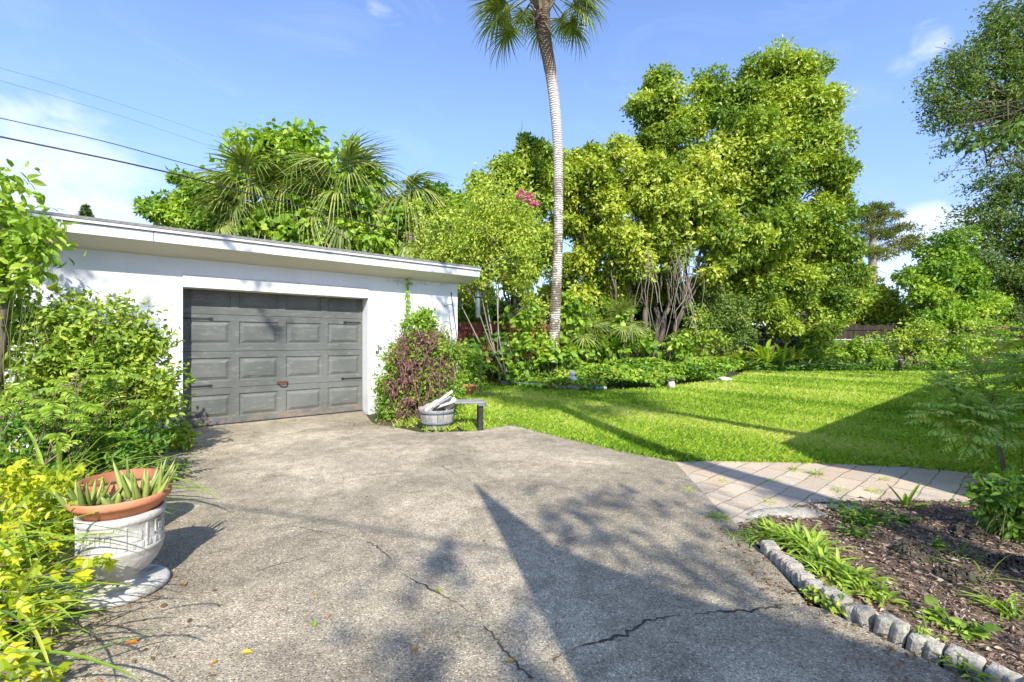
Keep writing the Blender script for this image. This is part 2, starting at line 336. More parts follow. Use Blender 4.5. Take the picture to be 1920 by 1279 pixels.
cf=ramp(nt,mathn(nt,'SUBTRACT',mathn(nt,'MULTIPLY',mask,1.25),mathn(nt,'MULTIPLY',mathn(nt,'SUBTRACT',1.,n1),1.25)),[(.0,(0,0,0)),(.8,(.66,.66,.66))],'EASE')
cf=mathn(nt,'MAXIMUM',cf,wisp)
sz=node(nt,'ShaderNodeSeparateXYZ'); nt.links.new(gen,sz.inputs[0]); tinted=mixc(nt,1.,sky.outputs[0],ramp(nt,sz.outputs[2],[(.0,(.86,.80,.97)),(.16,(.95,.88,1.04)),(.42,(1.20,1.17,1.31))]),'MULTIPLY')
nt.links.new(mixc(nt,cf,tinted,(4.7,4.95,5.4)),bg.inputs[0])
sc.view_settings.view_transform='Standard'; sc.view_settings.look='None'; sc.view_settings.exposure=.79; sc.view_settings.gamma=1
sc.render.engine='CYCLES'; sc.cycles.max_bounces=7; sc.cycles.transparent_max_bounces=4; sc.cycles.use_denoising=True
sc.cycles.diffuse_bounces=4; sc.cycles.transmission_bounces=3; sc.cycles.caustics_reflective=False; sc.cycles.caustics_refractive=False

# ------------------------------------------------------------------ ground, drive, path, bed, lawn
def drive_mat():
    m,nt,b,out=newmat('aged_concrete'); co=coord(nt); b.inputs['Roughness'].default_value=.9; b.inputs['Specular IOR Level'].default_value=.25
    base=ramp(nt,noise(nt,co,.55,7,.62,.4),[(.36,(.285,.238,.163)),(.5,(.415,.347,.24)),(.62,(.60,.50,.352))])
    base=mixc(nt,ramp(nt,noise(nt,co,1.9,8,.7,.6),[(.52,(0,0,0)),(.68,(.75,.75,.75))]),base,(.22,.182,.13))
    st=noise(nt,coord(nt,(1.3,.35,1)),2.2,7,.7,.3); base=mixc(nt,ramp(nt,st,[(.56,(0,0,0)),(.75,(.6,.6,.6))]),base,(.46,.385,.275))
    v=node(nt,'ShaderNodeTexVoronoi'); v.inputs['Scale'].default_value=95; nt.links.new(co,v.inputs['Vector'])
    sp=node(nt,'ShaderNodeSeparateColor'); nt.links.new(v.outputs['Color'],sp.inputs[0])
    inside=ramp(nt,v.outputs['Distance'],[(.28,(1,1,1)),(.5,(0,0,0))])
    lo=ramp(nt,sp.outputs[0],[(.70,(0,0,0)),(.74,(.6,.6,.6))],'LINEAR'); base=mixc(nt,mathn(nt,'MULTIPLY',inside,lo),base,(.64,.55,.42))
    dk=ramp(nt,sp.outputs[1],[(.68,(0,0,0)),(.74,(.75,.75,.75))]); base=mixc(nt,mathn(nt,'MULTIPLY',inside,dk),base,(.09,.085,.08))
    mid=noise(nt,co,7,8,.72,.3); base=mixc(nt,.8,base,ramp(nt,mid,[(.32,(.62,.61,.60)),(.5,(.98,.98,.98)),(.66,(1.22,1.22,1.21))]),'MULTIPLY')
    v2=node(nt,'ShaderNodeTexVoronoi'); v2.inputs['Scale'].default_value=150; nt.links.new(co,v2.inputs['Vector']); s2=node(nt,'ShaderNodeSeparateColor'); nt.links.new(v2.outputs['Color'],s2.inputs[0]); base=mixc(nt,.8,base,ramp(nt,s2.outputs[0],[(.0,(.60,.60,.60)),(.55,(.98,.98,.98)),(.86,(1.12,1.12,1.12)),(.93,(1.7,1.68,1.6))]),'MULTIPLY')
    fine=noise(nt,co,120,4,.75); base=mixc(nt,.55,base,ramp(nt,fine,[(.32,(.30,.30,.30)),(.68,(1.42,1.42,1.42))]),'MULTIPLY')
    nt.links.new(base,b.inputs['Base Color'])
    h=mathn(nt,'ADD',mathn(nt,'MULTIPLY',inside,.5),fine); bump(nt,b,h,.004,.9); return m
def paver_mat():
    m,nt,b,out=newmat('brick_pavers'); b.inputs['Roughness'].default_value=.9
    mp=node(nt,'ShaderNodeMapping'); mp.inputs['Rotation'].default_value=(0,0,R(-40)); nt.links.new(coord(nt),mp.inputs[0]); co=mp.outputs[0]
    wob=node(nt,'ShaderNodeVectorMath',operation='ADD'); nt.links.new(co,wob.inputs[0])
    nn=node(nt,'ShaderNodeTexNoise'); nn.inputs['Scale'].default_value=3; nt.links.new(co,nn.inputs['Vector'])
    sc_=node(nt,'ShaderNodeVectorMath',operation='SCALE'); nt.links.new(nn.outputs['Color'],sc_.inputs[0]); sc_.inputs['Scale'].default_value=.07; nt.links.new(sc_.outputs[0],wob.inputs[1])
    br=node(nt,'ShaderNodeTexBrick',offset=.5); nt.links.new(wob.outputs[0],br.inputs['Vector'])
    for k,v in (('Color1',(.54,.36,.235,1)),('Color2',(.68,.535,.37,1)),('Mortar',(.22,.18,.12,1)),('Scale',1),('Mortar Size',.006),('Mortar Smooth',.3),('Bias',0),('Brick Width',.40),('Row Height',.20)): br.inputs[k].default_value=v
    col=mixc(nt,ramp(nt,noise(nt,co,2.4,7,.65),[(.38,(0,0,0)),(.62,(.8,.8,.8))]),br.outputs['Color'],(.50,.43,.33))
    col=mixc(nt,.45,col,ramp(nt,noise(nt,co,60,4,.7),[(.3,(.5,.5,.5)),(.7,(1.2,1.2,1.2))]),'MULTIPLY')
    moss=mathn(nt,'MULTIPLY',ramp(nt,noise(nt,co,3.5,6,.7),[(.48,(0,0,0)),(.6,(1,1,1))]),br.outputs['Fac']); col=mixc(nt,moss,col,(.10,.15,.03))
    nt.links.new(col,b.inputs['Base Color']); bump(nt,b,mathn(nt,'SUBTRACT',noise(nt,co,50,3),br.outputs['Fac']),.008,.8); return m
g=Geo(); g.sheet([(-500,-500),(500,-500),(500,500),(-500,500)],-.03)
props(g.build('ground',mat('ground_soil',(.045,.04,.022),(.10,.085,.05),1.5,1,.02,30,c3=(.05,.075,.018),s3=.8,l3=.5)),kind='structure')
def gp(*a): return [G(*q)[:2] for q in a]
lawn_poly=gp((880,811),(960,799),(1050,822),(1150,845),(1265,868),(1330,866),(1500,869),(1700,877),(1920,897))+[(7.5,4.1),(12,4.3),(30,12),(30,20)]+gp((1950,702),(1700,693),(1405,693),(1385,707),(1300,722),(1230,731),(1100,736),(1000,729),(930,722),(893,719),(878,735),(866,765),(845,795))
g=Geo(); g.sheet(lawn_poly,.0); props(g.build('lawn',M['lawn_soil']),kind='structure')
drive_poly=[(-4.6,6.55),(-3.95,5),(-3.4,3.6),(-2.65,2.6),(-1.98,1.9),(-1.7,1),(-1.7,-14),(2.6,-14),(2.6,.9),(2.02,1.5)]+gp((1920,1335),(1700,1225),(1580,1165),(1555,1150),(1515,1140),(1490,1108),(1430,1040),(1385,990),(1340,950),(1265,868),(1150,845),(1050,822),(960,799),(880,811),(790,813),(740,803),(700,797),(688,782))+[(-2.87+.0,8.73+.05),(-5.05,6.95)]
g=Geo(); g.sheet(drive_poly,.012); props(g.build('driveway',drive_mat()),kind='structure')
path_poly=gp((1265,868),(1330,866),(1500,869),(1700,877),(1920,897))+[(7.5,4.1),(7.5,2.8)]+gp((1920,948),(1700,942),(1530,945),(1450,964),(1385,990),(1340,950))
g=Geo(); g.sheet(path_poly,.008); props(g.build('brick_path',paver_mat()),kind='structure')
bed_poly=gp((1385,990),(1450,964),(1530,945),(1700,942),(1920,948))+[(7.5,2.8),(7.5,.4),(2.6,.9),(2.02,1.5)]+gp((1920,1300),(1700,1200),(1580,1150),(1490,1090),(1430,1035))
g=Geo(); g.sheet(bed_poly,.016); props(g.build('mulch_bed',M['mulch_base']),kind='structure')
# cracks in the old concrete: shallow dark seams
ck=RNG(5); g=Geo()
for pl,wd in (([(690,1020),(722,1040),(755,1078),(790,1102),(830,1122),(862,1137),(900,1168),(930,1205),(960,1243),(1005,1285)],.008),
           ([(1038,1238),(1100,1215),(1170,1196),(1212,1170),(1262,1160),(1330,1155),(1400,1150),(1510,1136)],.012),
           ([(690,1020),(640,1008),(590,1000),(545,988)],.004),([(815,868),(850,890),(884,906)],.005),([(490,1072),(560,1052),(620,1035),(690,1020)],.003)):
    p=np.array([G(*q)[:2] for q in pl]); s=np.concatenate([[0],np.cumsum(np.linalg.norm(np.diff(p,axis=0),axis=1))]); q=np.arange(0,s[-1],.025)
    xy=np.stack([np.interp(q,s,p[:,0]),np.interp(q,s,p[:,1])],-1)+ck.normal(size=(len(q),2))*.007
    t=nrm(np.gradient(xy,axis=0)); nn=np.stack([-t[:,1],t[:,0]],-1); ww=wd*np.clip(.15+1.1*ck.random(len(q))+.7*np.sin(q*9+ck.random()*6),.06,2.2)[:,None]/2
    L=np.c_[xy+nn*ww,np.full(len(q),.0145)]; Rr=np.c_[xy-nn*ww,np.full(len(q),.0145)]; k=len(q); i=np.arange(k-1)
    g.add(np.concatenate([L,Rr]),np.stack([i,i+k,i+k+1,i+1],-1))
props(g.build('driveway_cracks',mat('crack_dark',(.03,.027,.02),(.11,.095,.07),14,1)),kind='structure')

def inpoly(pts,poly):
    x,y=pts[:,0],pts[:,1]; c=np.zeros(len(pts),bool); p=np.asarray([q[:2] for q in poly]); j=len(p)-1
    for i in range(len(p)):
        a=((p[i,1]>y)!=(p[j,1]>y))&(x<(p[j,0]-p[i,0])*(y-p[i,1])/(p[j,1]-p[i,1]+1e-12)+p[i,0]); c^=a; j=i
    return c
# lawn grass: bent blades
r=RNG(11); N=420000; Y=np.exp(r.uniform(math.log(4.2),math.log(24),N)); X=Y*r.uniform(-.16,1.25,N); pts=np.stack([X,Y],-1)
jit=r.normal(size=(N,2))*.03
pts=pts[inpoly(pts+jit,lawn_poly)]; N=len(pts); Y=pts[:,1]
bare=np.sin(pts[:,0]*1.7+1)*np.sin(pts[:,1]*1.3)+np.sin(pts[:,0]*.6+pts[:,1]*.8)
a=r.uniform(0,2*math.pi,N); e=r.uniform(.3,1.4,N); d=np.stack([np.cos(a)*np.sin(e),np.sin(a)*np.sin(e),np.cos(e)],-1)
up=np.stack([-np.cos(a)*np.cos(e),-np.sin(a)*np.cos(e),np.sin(e)],-1)
L=(.04+.06*r.random(N))*np.clip(Y/9,.85,1.5); wd=np.maximum(.008,.0016*Y)/L*(.7+.6*r.random(N))
near_drive=(pts[:,0]<.8)&(Y<9.5)
L=np.where(near_drive,L*.8,L)
g=Geo(); leaves(g,RH,np.c_[pts,np.full(N,.0)],d,up,L,wd,np.clip(.40+.17*bare+.10*np.sin(pts[:,0]*3.1+pts[:,1]*2.3)+r.normal(size=N)*.3,0,1))
for (xa,xb,ya,yb,n_) in ((-2.3,1.2,6.5,9.5,9000),):
    q_=np.stack([r.uniform(xa,xb,n_),r.uniform(ya,yb,n_)],-1); q_=q_[inpoly(q_,gp((700,797),(740,803),(790,812),(880,810),(960,799),(935,775),(900,760),(860,745)))]; k_=np.sin(q_[:,0]*7)*np.sin(q_[:,1]*6+1)+r.normal(size=len(q_))*.4>.1; q_=q_[k_]; n_=len(q_); a_=r.uniform(0,6.28,n_); e_=r.uniform(.2,1.3,n_)
    leaves(g,RH,np.c_[q_,np.full(n_,-.005)],np.stack([np.cos(a_)*np.sin(e_),np.sin(a_)*np.sin(e_),np.cos(e_)],-1),np.stack([-np.cos(a_)*np.cos(e_),-np.sin(a_)*np.cos(e_),np.sin(e_)],-1),.06+.08*r.random(n_),.14,np.clip(.5+.35*r.normal(size=n_),0,1))
props(g.build('lawn_grass',M['grass']),kind='stuff',label='bright green lawn grass behind the driveway and the brick path',cat='grass')
# mulch: bark chips and litter lying on the bed
r=RNG(12); N=52000; X=r.uniform(1.2,6,N); Y=r.uniform(.9,4.0,N); pts=np.stack([X,Y],-1); pts=pts[inpoly(pts,bed_poly)]; N=len(pts)
a=r.uniform(0,6.28,N); d=np.stack([np.cos(a),np.sin(a),r.normal(size=N)*.18],-1); up=np.stack([r.normal(size=N)*.35,r.normal(size=N)*.35,np.ones(N)],-1)
g=Geo(); leaves(g,OV,np.c_[pts,.018+.02*r.random(N)],d,up,.012+.034*r.random(N)**2.2,.18+.4*r.random(N),np.clip(r.beta(1.6,2.6,N),0,1))
props(g.build('mulch',leafmat('mulch_chip',[(.11,.07,.045),(.27,.185,.125),(.45,.33,.235),(.66,.54,.42)],.03,.9,.1)),kind='stuff',label='brown bark mulch covering the bed behind the edging blocks',cat='mulch')

# ------------------------------------------------------------------ garage
TH=math.atan2(.638,.770); W0=(-4.87,6.732,0)
def W(t,y,z): # garage frame to world
    return np.array([W0[0]+.770*t-.638*y, W0[1]+.638*t+.770*y, z])
ga=thing('garage','low white stucco garage with one grey door and an overhanging roof','garage',W0); ga.rotation_euler=(0,0,TH)
XL,XR,OW,OH,DP=-1.80,4.803,2.818,2.15,6.3
g=Geo()
def q(*p): g.add(np.array(p,float),[[0,1,2,3]])
zt=2.66
q((XL,0,-.05),(0,0,-.05),(0,0,zt),(XL,0,zt)); q((OW,0,-.05),(XR,0,-.05),(XR,0,zt),(OW,0,zt)); q((0,0,OH),(OW,0,OH),(OW,0,zt),(0,0,zt))
q((0,0,-.05),(0,.42,-.05),(0,.42,OH),(0,0,OH)); q((OW,.42,-.05),(OW,0,-.05),(OW,0,OH),(OW,.42,OH)); q((0,0,OH),(0,.42,OH),(OW,.42,OH),(OW,0,OH))
q((XR,0,-.05),(XR,DP,-.05),(XR,DP,zt),(XR,0,zt)); q((XR,DP,-.05),(XL,DP,-.05),(XL,DP,zt),(XR,DP,zt)); q((XL,DP,-.05),(XL,0,-.05),(XL,0,zt),(XL,DP,zt))
def stucco_wall():
    m,nt,b,out=newmat('stucco_wall'); co=coord(nt); b.inputs['Roughness'].default_value=.92; b.inputs['Specular IOR Level'].default_value=.2
    col=ramp(nt,noise(nt,co,1.2,7,.6),[(.35,(.66,.66,.65)),(.65,(.74,.74,.72))])
    s=node(nt,'ShaderNodeSeparateXYZ'); nt.links.new(co,s.inputs[0])
    low=node(nt,'ShaderNodeMapRange'); nt.links.new(s.outputs[2],low.inputs[0]); low.inputs[1].default_value=.45; low.inputs[2].default_value=.0
    dirt=mathn(nt,'MULTIPLY',low.outputs[0],ramp(nt,noise(nt,co,7,7,.7),[(.4,(0,0,0)),(.65,(.8,.8,.8))])); col=mixc(nt,dirt,col,(.38,.35,.29))
    st=ramp(nt,noise(nt,coord(nt,(9,9,.8)),1.5,6,.7),[(.54,(0,0,0)),(.74,(.5,.5,.5))]); col=mixc(nt,st,col,(.56,.55,.51))
    nt.links.new(col,b.inputs['Base Color']); bump(nt,b,noise(nt,co,85,4),.006,.8); return m
g.build('wall',stucco_wall(),ga)
g=Geo(); g.box((OW/2,-.012,(2.152+2.33)/2),(OW,.02,2.33-2.152)); g.box((OW/2,-.018,2.338),(OW+.01,.032,.014)); g.build('door_lintel',M['trim_white'],ga)
g=Geo(); RX0,RX1=-2.15,5.073
g.add([(RX0,-.428,2.703),(RX1,-.428,2.703),(RX1,0,2.572),(RX0,0,2.572),(RX0,-.428,2.72),(RX1,-.428,2.72),(RX1,0,2.60),(RX0,0,2.60)],[[0,3,2,1],[4,5,6,7],[1,2,6,5],[0,4,7,3]]); g.build('soffit',M['soffit'],ga)
g=Geo(); g.box(((RX0+RX1)/2,-.44,2.765),(RX1-RX0,.022,.13)); g.box(((RX0+RX1)/2,-.455,2.856),(RX1-RX0+.01,.055,.036))
g.add([(RX1,-.428,2.70),(RX1,6.9,2.45),(RX1,6.9,2.60),(RX1,-.428,2.83),(RX1-.02,-.428,2.70),(RX1-.02,6.9,2.45),(RX1-.02,6.9,2.60),(RX1-.02,-.428,2.83)],[[0,1,2,3],[7,6,5,4],[0,4,5,1],[2,6,7,3]])
g.add([(XR+.002,-.42,2.70),(RX1-.02,-.42,2.70),(RX1-.02,6.9,2.45),(XR+.002,6.9,2.45)],[[0,3,2,1]])
[g.box((x_,-.4525,2.765),(.006,.004,.128),m=1) for x_ in (-.35,2.35)]; g.build('fascia',[M['trim_white'],M['dark_metal']],ga)
g=Geo(); g.add([(RX0-.01,-.49,2.876),(RX1+.015,-.49,2.876),(RX1+.015,6.9,2.62),(RX0-.01,6.9,2.62),(RX0-.01,-.475,2.915),(RX1+.015,-.475,2.915),(RX1+.015,6.9,2.645),(RX0-.01,6.9,2.645)],[[3,2,1,0],[4,5,6,7],[0,1,5,4],[1,2,6,5],[2,3,7,6],[3,0,4,7]]); g.build('roof',M['shingle'],ga)
# sectional door: raised panels cut into the face
def door_mat():
    m,nt,b,out=newmat('weathered_door'); co=coord(nt); b.inputs['Roughness'].default_value=.55; b.inputs['Specular IOR Level'].default_value=.35
    col=ramp(nt,noise(nt,co,1.1,6,.6),[(.35,(.095,.102,.09)),(.65,(.15,.155,.137))])
    col=mixc(nt,ramp(nt,noise(nt,coord(nt,(2,8,9)),2.4,8,.72,.3),[(.54,(0,0,0)),(.72,(.75,.75,.75))]),col,(.27,.275,.235))
    col=mixc(nt,ramp(nt,noise(nt,coord(nt,(1.5,5,3)),3.5,8,.75,.5),[(.58,(0,0,0)),(.7,(.55,.55,.55))]),col,(.085,.085,.085))
    s=node(nt,'ShaderNodeSeparateXYZ'); nt.links.new(co,s.inputs[0]); low=node(nt,'ShaderNodeMapRange'); nt.links.new(s.outputs[2],low.inputs[0]); low.inputs[1].default_value=.22; low.inputs[2].default_value=.0
    col=mixc(nt,mathn(nt,'MULTIPLY',low.outputs[0],ramp(nt,noise(nt,co,6,7,.7),[(.42,(0,0,0)),(.65,(.85,.85,.85))])),col,(.30,.20,.14))
    nt.links.new(col,b.inputs['Base Color']); bump(nt,b,noise(nt,co,60,4),.002,.6); return m
dm=door_mat(); SH=.585; y0=.26
dpar=None
for sec in range(4):
    g=Geo(); z0=.02+sec*SH; z1=(sec+1)*SH-.006+.02
    zs=[z0,z0+.105,z1-.1,z1]; xs=[.002]
    pw,gap=.592,.112; x=(OW-4*pw-3*gap)/2
    for k in range(4): xs+=[x,x+pw]; x+=pw+gap
    xs.append(OW-.002)
    for i in range(3):
        for j in range(len(xs)-1):
            a,b_,c,dd=xs[j],xs[j+1],zs[i],zs[i+1]
            if i==1 and j%2==1:
                prev=None
                for ins,dep in ((0,0),(.016,.016),(.03,.016),(.075,-.004),):
                    cur=[(a+ins,y0+dep,c+ins),(b_-ins,y0+dep,c+ins),(b_-ins,y0+dep,dd-ins),(a+ins,y0+dep,dd-ins)]
                    if prev:
                        for e in range(4): f=(e+1)%4; g.add([prev[e],prev[f],cur[f],cur[e]],[[0,1,2,3]])
                    prev=cur
                g.add(prev,[[0,1,2,3]])
            else: g.add([(a,y0,c),(b_,y0,c),(b_,y0,dd),(a,y0,dd)],[[0,1,2,3]])
    # top and bottom lips, rounded seam
    g.add([(xs[0],y0,z1),(xs[-1],y0,z1),(xs[-1],y0+.04,z1),(xs[0],y0+.04,z1)],[[0,1,2,3]]); g.add([(xs[0],y0,z0),(xs[-1],y0,z0),(xs[-1],y0+.04,z0),(xs[0],y0+.04,z0)],[[3,2,1,0]])
    o=g.build('door' if sec==0 else 'door_section',dm,ga if sec==0 else dpar)
    if sec==0: dpar=o
g=Geo(); g.add([(0,y0+.041,0),(OW,y0+.041,0),(OW,y0+.041,2.4),(0,y0+.041,2.4)],[[0,1,2,3]]); g.box((OW/2,y0-.004,.018),(OW-.01,.03,.028)); g.build('door_seal',M['dark_metal'],dpar)
g=Geo(); g.box((1.41,y0-.012,.635),(.17,.012,.05),bevel=.004); g.tube([(1.34,y0-.03,.64),(1.36,y0-.055,.615),(1.41,y0-.06,.605),(1.46,y0-.055,.615),(1.48,y0-.03,.64)],.012,8); g.build('handle',M['rust'],dpar)
for x,z,Ln in ((.20,1.70,.36),(.20,.645,.34),(OW-.19,1.70,.30),(OW-.20,.645,.36)):
    g=Geo(); g.box((x,y0-.006,z),(Ln,.009,.028),bevel=.003); g.box((x+(.5*Ln if x<1 else -.5*Ln),y0-.006,z),(.05,.009,.045),bevel=.003); g.build('hinge_strap',M['dark_metal'],dpar)

# ------------------------------------------------------------------ the house wings whose roofs shade the yard (behind the viewpoint)
def prism(name,label,plan,z0,z1,over=.0):
    t=thing(name,label,'house',(plan[0][0],plan[0][1],0)); pl=np.array(plan,float); c=pl.mean(0); k=len(pl)
    wl=c+(pl-c)*(1-over); g=Geo()
    V=np.concatenate([np.c_[wl,np.full(k,0)],np.c_[wl,np.full(k,z0)]]); i=np.arange(k); g.add(V,np.stack([i,(i+1)%k,(i+1)%k+k,i+k],-1)); g.build('wall',M['stucco'],t,(plan[0][0],plan[0][1],0))
    g=Geo(); V=np.concatenate([np.c_[pl,np.full(k,z0)],np.c_[pl,np.full(k,z1)]]); g.add(V,np.stack([i,(i+1)%k,(i+1)%k+k,i+k],-1)); g.add(V,[list(i)[::-1]]); g.add(V,[list(i+k)]); g.build('roof',M['shingle'],t,(plan[0][0],plan[0][1],0)); return t
prism('house_wing','tall pale house wing whose corner shades the driveway',[(.933,-.926),(2.35,-6.6),(4.0,-6.6),(3.2,-3.4),(2.21,-2.86),(1.6,-2.3)],4.2,4.4)
prism('side_house','pale single storey house whose roof edge shades the lawn',[(4.32,2.31),(4.22,1.5),(5.6,.2),(9,-1.5),(16,4),(13.0,9.75)],2.85,3.0,.06)
# ------------------------------------------------------------------ trees
def at(px,Y): return np.array([(px-CX)/FPX*Y,Y,0.])
def blob(b,Y):
    px,py,r=b[:3]; dy=b[3] if len(b)>3 else 0; y=Y+dy; s=y/FPX; f=b[4] if len(b)>4 else 1
    return (P(px,py,y),(r*s,r*s*.85,r*s*f))
def tree(name,label,cat,px,Y,r0,blobs,leaf,seed,group=None,fork=.4,bark='bark',dens=26,per=150,ls=.18,cr=.52,stems=None,lim=True,airy=False,lai=1.5,**kw):
    r=RNG(seed); base=at(px,Y); bl=[blob(b,Y) for b in blobs]
    t=thing(name,label,cat,base,group); g=Geo()
    if stems is None: stems=[(0,0)]
    cs=np.array([b[0] for b in bl]); top=cs.mean(0)
    forks=[]
    for sx,lean in stems:
        b0=base+np.array([sx,r.normal()*.15,-.1]); f=b0+np.array([(top[0]-b0[0])*.35+lean,(top[1]-b0[1])*.3,max(.8,fork*top[2])])
        limb(g,b0,f,r0,r0*.7,r,.04,7,8); forks.append(f)
    if lim:
        for c in cs:
            f=min(forks,key=lambda q:np.linalg.norm(q-c)); limb(g,f,c,r0*.34,r0*.08,r,.08,8,6)
            for _ in range(3): limb(g,f+(c-f)*(.5+.3*r.random()),c+r.normal(size=3)*bl[0][1][0]*.5,r0*.12,r0*.03,r,.1,6,4)
    g.build('trunk',M[bark],t,base)
    g=Geo(); (crown(g,bl,r,dens,per,cr,ls,**kw) if airy else lobes(g,bl,r,lai,ls=ls,**kw)); g.build('crown',M[leaf],t,base); return t
tree('broadleaf_tree','tallest broadleaf tree in the yard, bright green and lumpy, behind the multi stemmed tree','tree',1312,20,.2,
  [(1215,215,38),(1255,185,50),(1320,195,55),(1385,190,50),(1440,150,52),(1495,140,48),(1530,185,36),(1490,225,70),(1420,250,80),(1340,270,80),(1260,260,62),(1545,265,36),(1560,330,38),(1495,320,75),(1415,350,80),(1330,345,70),(1560,395,40),(1500,410,65),(1440,440,70),(1230,265,34),(1545,205,22),(1575,345,22),(1395,460,42,-2.2),(1350,440,36,-2)],'leaf_mid',1,'trees behind the lawn',yel=.03,gap=.12)
tree('broadleaf_tree','multi stemmed yellow green tree with bare vine hung trunks behind the ground cover','tree',1212,17.5,.13,
  [(1195,330,50),(1245,355,60),(1290,395,65),(1215,420,65),(1160,400,50),(1150,460,48),(1265,460,55),(1325,440,50),(1190,490,40),(1335,510,35),(1120,330,36),(1300,330,40),(1200,530,34,2.5),(1255,540,36,2.5),(1310,560,34,2),(1160,540,34,2.5),(1345,420,40,1.5)],'leaf_yel',2,'trees behind the lawn',fork=.5,stems=((-.5,-.5),(-.15,-.1),(.1,.1),(.3,.5),(.75,.8),(-.9,-.9)),yel=.02)
tree('broadleaf_tree','wide leafy tree drooping almost to the dark fence, beneath the tallest tree','tree',1442,21,.16,
  [(1385,500,55),(1450,480,60),(1515,490,58),(1560,460,48),(1590,500,42),(1420,560,48),(1490,560,52),(1555,560,45),(1380,575,38),(1600,555,32),(1470,610,30),(1540,605,34),(1350,545,34),(1520,640,24)],'leaf_mid',3,'trees behind the lawn',yel=.03,fork=.35)
tree('broadleaf_tree','rounded light green tree right behind the tall palm trunk','tree',1110,18.5,.14,
  [(1085,315,40),(1120,300,38),(1070,370,50),(1130,375,60),(1095,440,55),(1070,500,45),(1130,510,50),(1165,285,30),(1085,560,38),(1150,560,30),(1070,420,40)],'leaf_yel',4,'trees behind the lawn',yel=.1)
tree('broadleaf_tree','bushy mid green tree between the garage roof and the tall palm','tree',955,17.5,.14,
  [(1000,300,36),(960,335,48),(1015,350,45),(920,375,45),(1000,420,55),(940,440,52),(880,400,40),(1010,490,45),(960,520,40),(985,275,20),(905,350,25),(1030,300,30),(1035,400,36),(975,600,34,2),(1050,560,34,2)],'leaf_mid',5,'trees behind the lawn',yel=.05)
tree('broadleaf_tree','low green tree whose top rises just above the right end of the garage roof','tree',810,17,.12,
  [(790,400,40),(830,395,42),(870,420,40),(760,430,38),(810,450,45),(870,480,42),(740,400,25),(850,540,36),(900,545,30),(880,600,30)],'leaf_vine',6,'trees behind the lawn',yel=-.05)
tree('broadleaf_tree','dense dark green tree left of the cabbage palms behind the garage','tree',360,17,.15,
  [(290,395,26),(325,400,38),(370,385,42),(350,345,26),(410,420,45),(340,430,40),(440,400,40),(390,350,24),(450,440,36)],'leaf_vine',7,'trees behind the garage',yel=0)
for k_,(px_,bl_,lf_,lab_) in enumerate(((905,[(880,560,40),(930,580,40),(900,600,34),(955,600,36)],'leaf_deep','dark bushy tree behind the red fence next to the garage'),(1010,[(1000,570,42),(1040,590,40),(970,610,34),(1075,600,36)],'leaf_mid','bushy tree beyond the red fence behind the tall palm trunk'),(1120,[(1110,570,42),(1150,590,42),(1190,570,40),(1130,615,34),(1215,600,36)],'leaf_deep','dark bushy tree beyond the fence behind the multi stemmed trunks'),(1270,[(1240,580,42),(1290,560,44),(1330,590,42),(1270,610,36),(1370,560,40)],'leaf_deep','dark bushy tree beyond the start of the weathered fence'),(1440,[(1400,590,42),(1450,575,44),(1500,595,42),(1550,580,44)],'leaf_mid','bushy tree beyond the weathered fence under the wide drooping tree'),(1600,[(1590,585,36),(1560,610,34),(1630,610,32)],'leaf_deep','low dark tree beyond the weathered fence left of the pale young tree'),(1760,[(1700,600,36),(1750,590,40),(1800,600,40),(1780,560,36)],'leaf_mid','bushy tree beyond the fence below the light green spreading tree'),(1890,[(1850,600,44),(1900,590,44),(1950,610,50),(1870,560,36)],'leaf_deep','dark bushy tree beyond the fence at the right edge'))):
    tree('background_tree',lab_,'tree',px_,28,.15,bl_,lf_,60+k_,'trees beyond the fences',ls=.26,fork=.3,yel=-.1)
tree('young_tree','small olive green bushy tree standing against the dark fence','tree',1345,18.2,.06,
  [(1330,560,34),(1375,590,36),(1330,610,34),(1390,625,24),(1350,640,24)],'leaf_oak',8,None,airy=True,ls=.12,dens=50,per=90,cr=.3,yel=.15)
tree('young_tree','pale green young tree beyond the fence beside the thin grey pole','tree',1650,26,.1,
  [(1620,570,36),(1655,560,30),(1600,530,34),(1640,600,34),(1585,590,30),(1670,610,24)],'leaf_yel',9,None,ls=.2,yel=.1,)
tree('maple_tree','light green spreading tree at the right beyond the chain link fence','tree',1760,23.6,.16,
  [(1735,500,36),(1775,475,40),(1710,545,36),(1765,545,45),(1730,595,38),(1805,515,36),(1790,590,40),(1845,570,38)],'leaf_vine',10,None,ls=.21,lai=1.1,yel=0,droop=.1,gap=.2)
tree('oak_tree','dark fine leaved oak in shade along the right edge above the ferns','tree',1960,26,.3,
  [(1880,345,45),(1835,420,45),(1905,420,58),(1880,490,60),(1815,480,34),(1905,560,60),(1840,570,45),(1980,340,80),(1990,480,90),(1790,545,28),(1860,630,36),(1930,640,45)],'leaf_oak',12,'oaks at the right edge',airy=True,ls=.18,dens=20,per=100,cr=.52,yel=.02,gap=.25)
tree('oak_tree','oak with sunlit crown overhanging the sky at the upper right','tree',2150,20.5,.36,
  [(1890,60,46),(1835,105,50),(1785,125,34),(1900,140,58),(1745,155,20),(1805,180,50),(1765,215,30),(1870,205,55),(1735,190,16),(1900,20,30),(1960,90,80),(1990,200,90),(1960,10,50)],'leaf_oak',13,'oaks at the right edge',airy=True,ls=.155,dens=30,per=86,cr=.42,fork=.6,yel=.08,shell=.2,gap=.3)
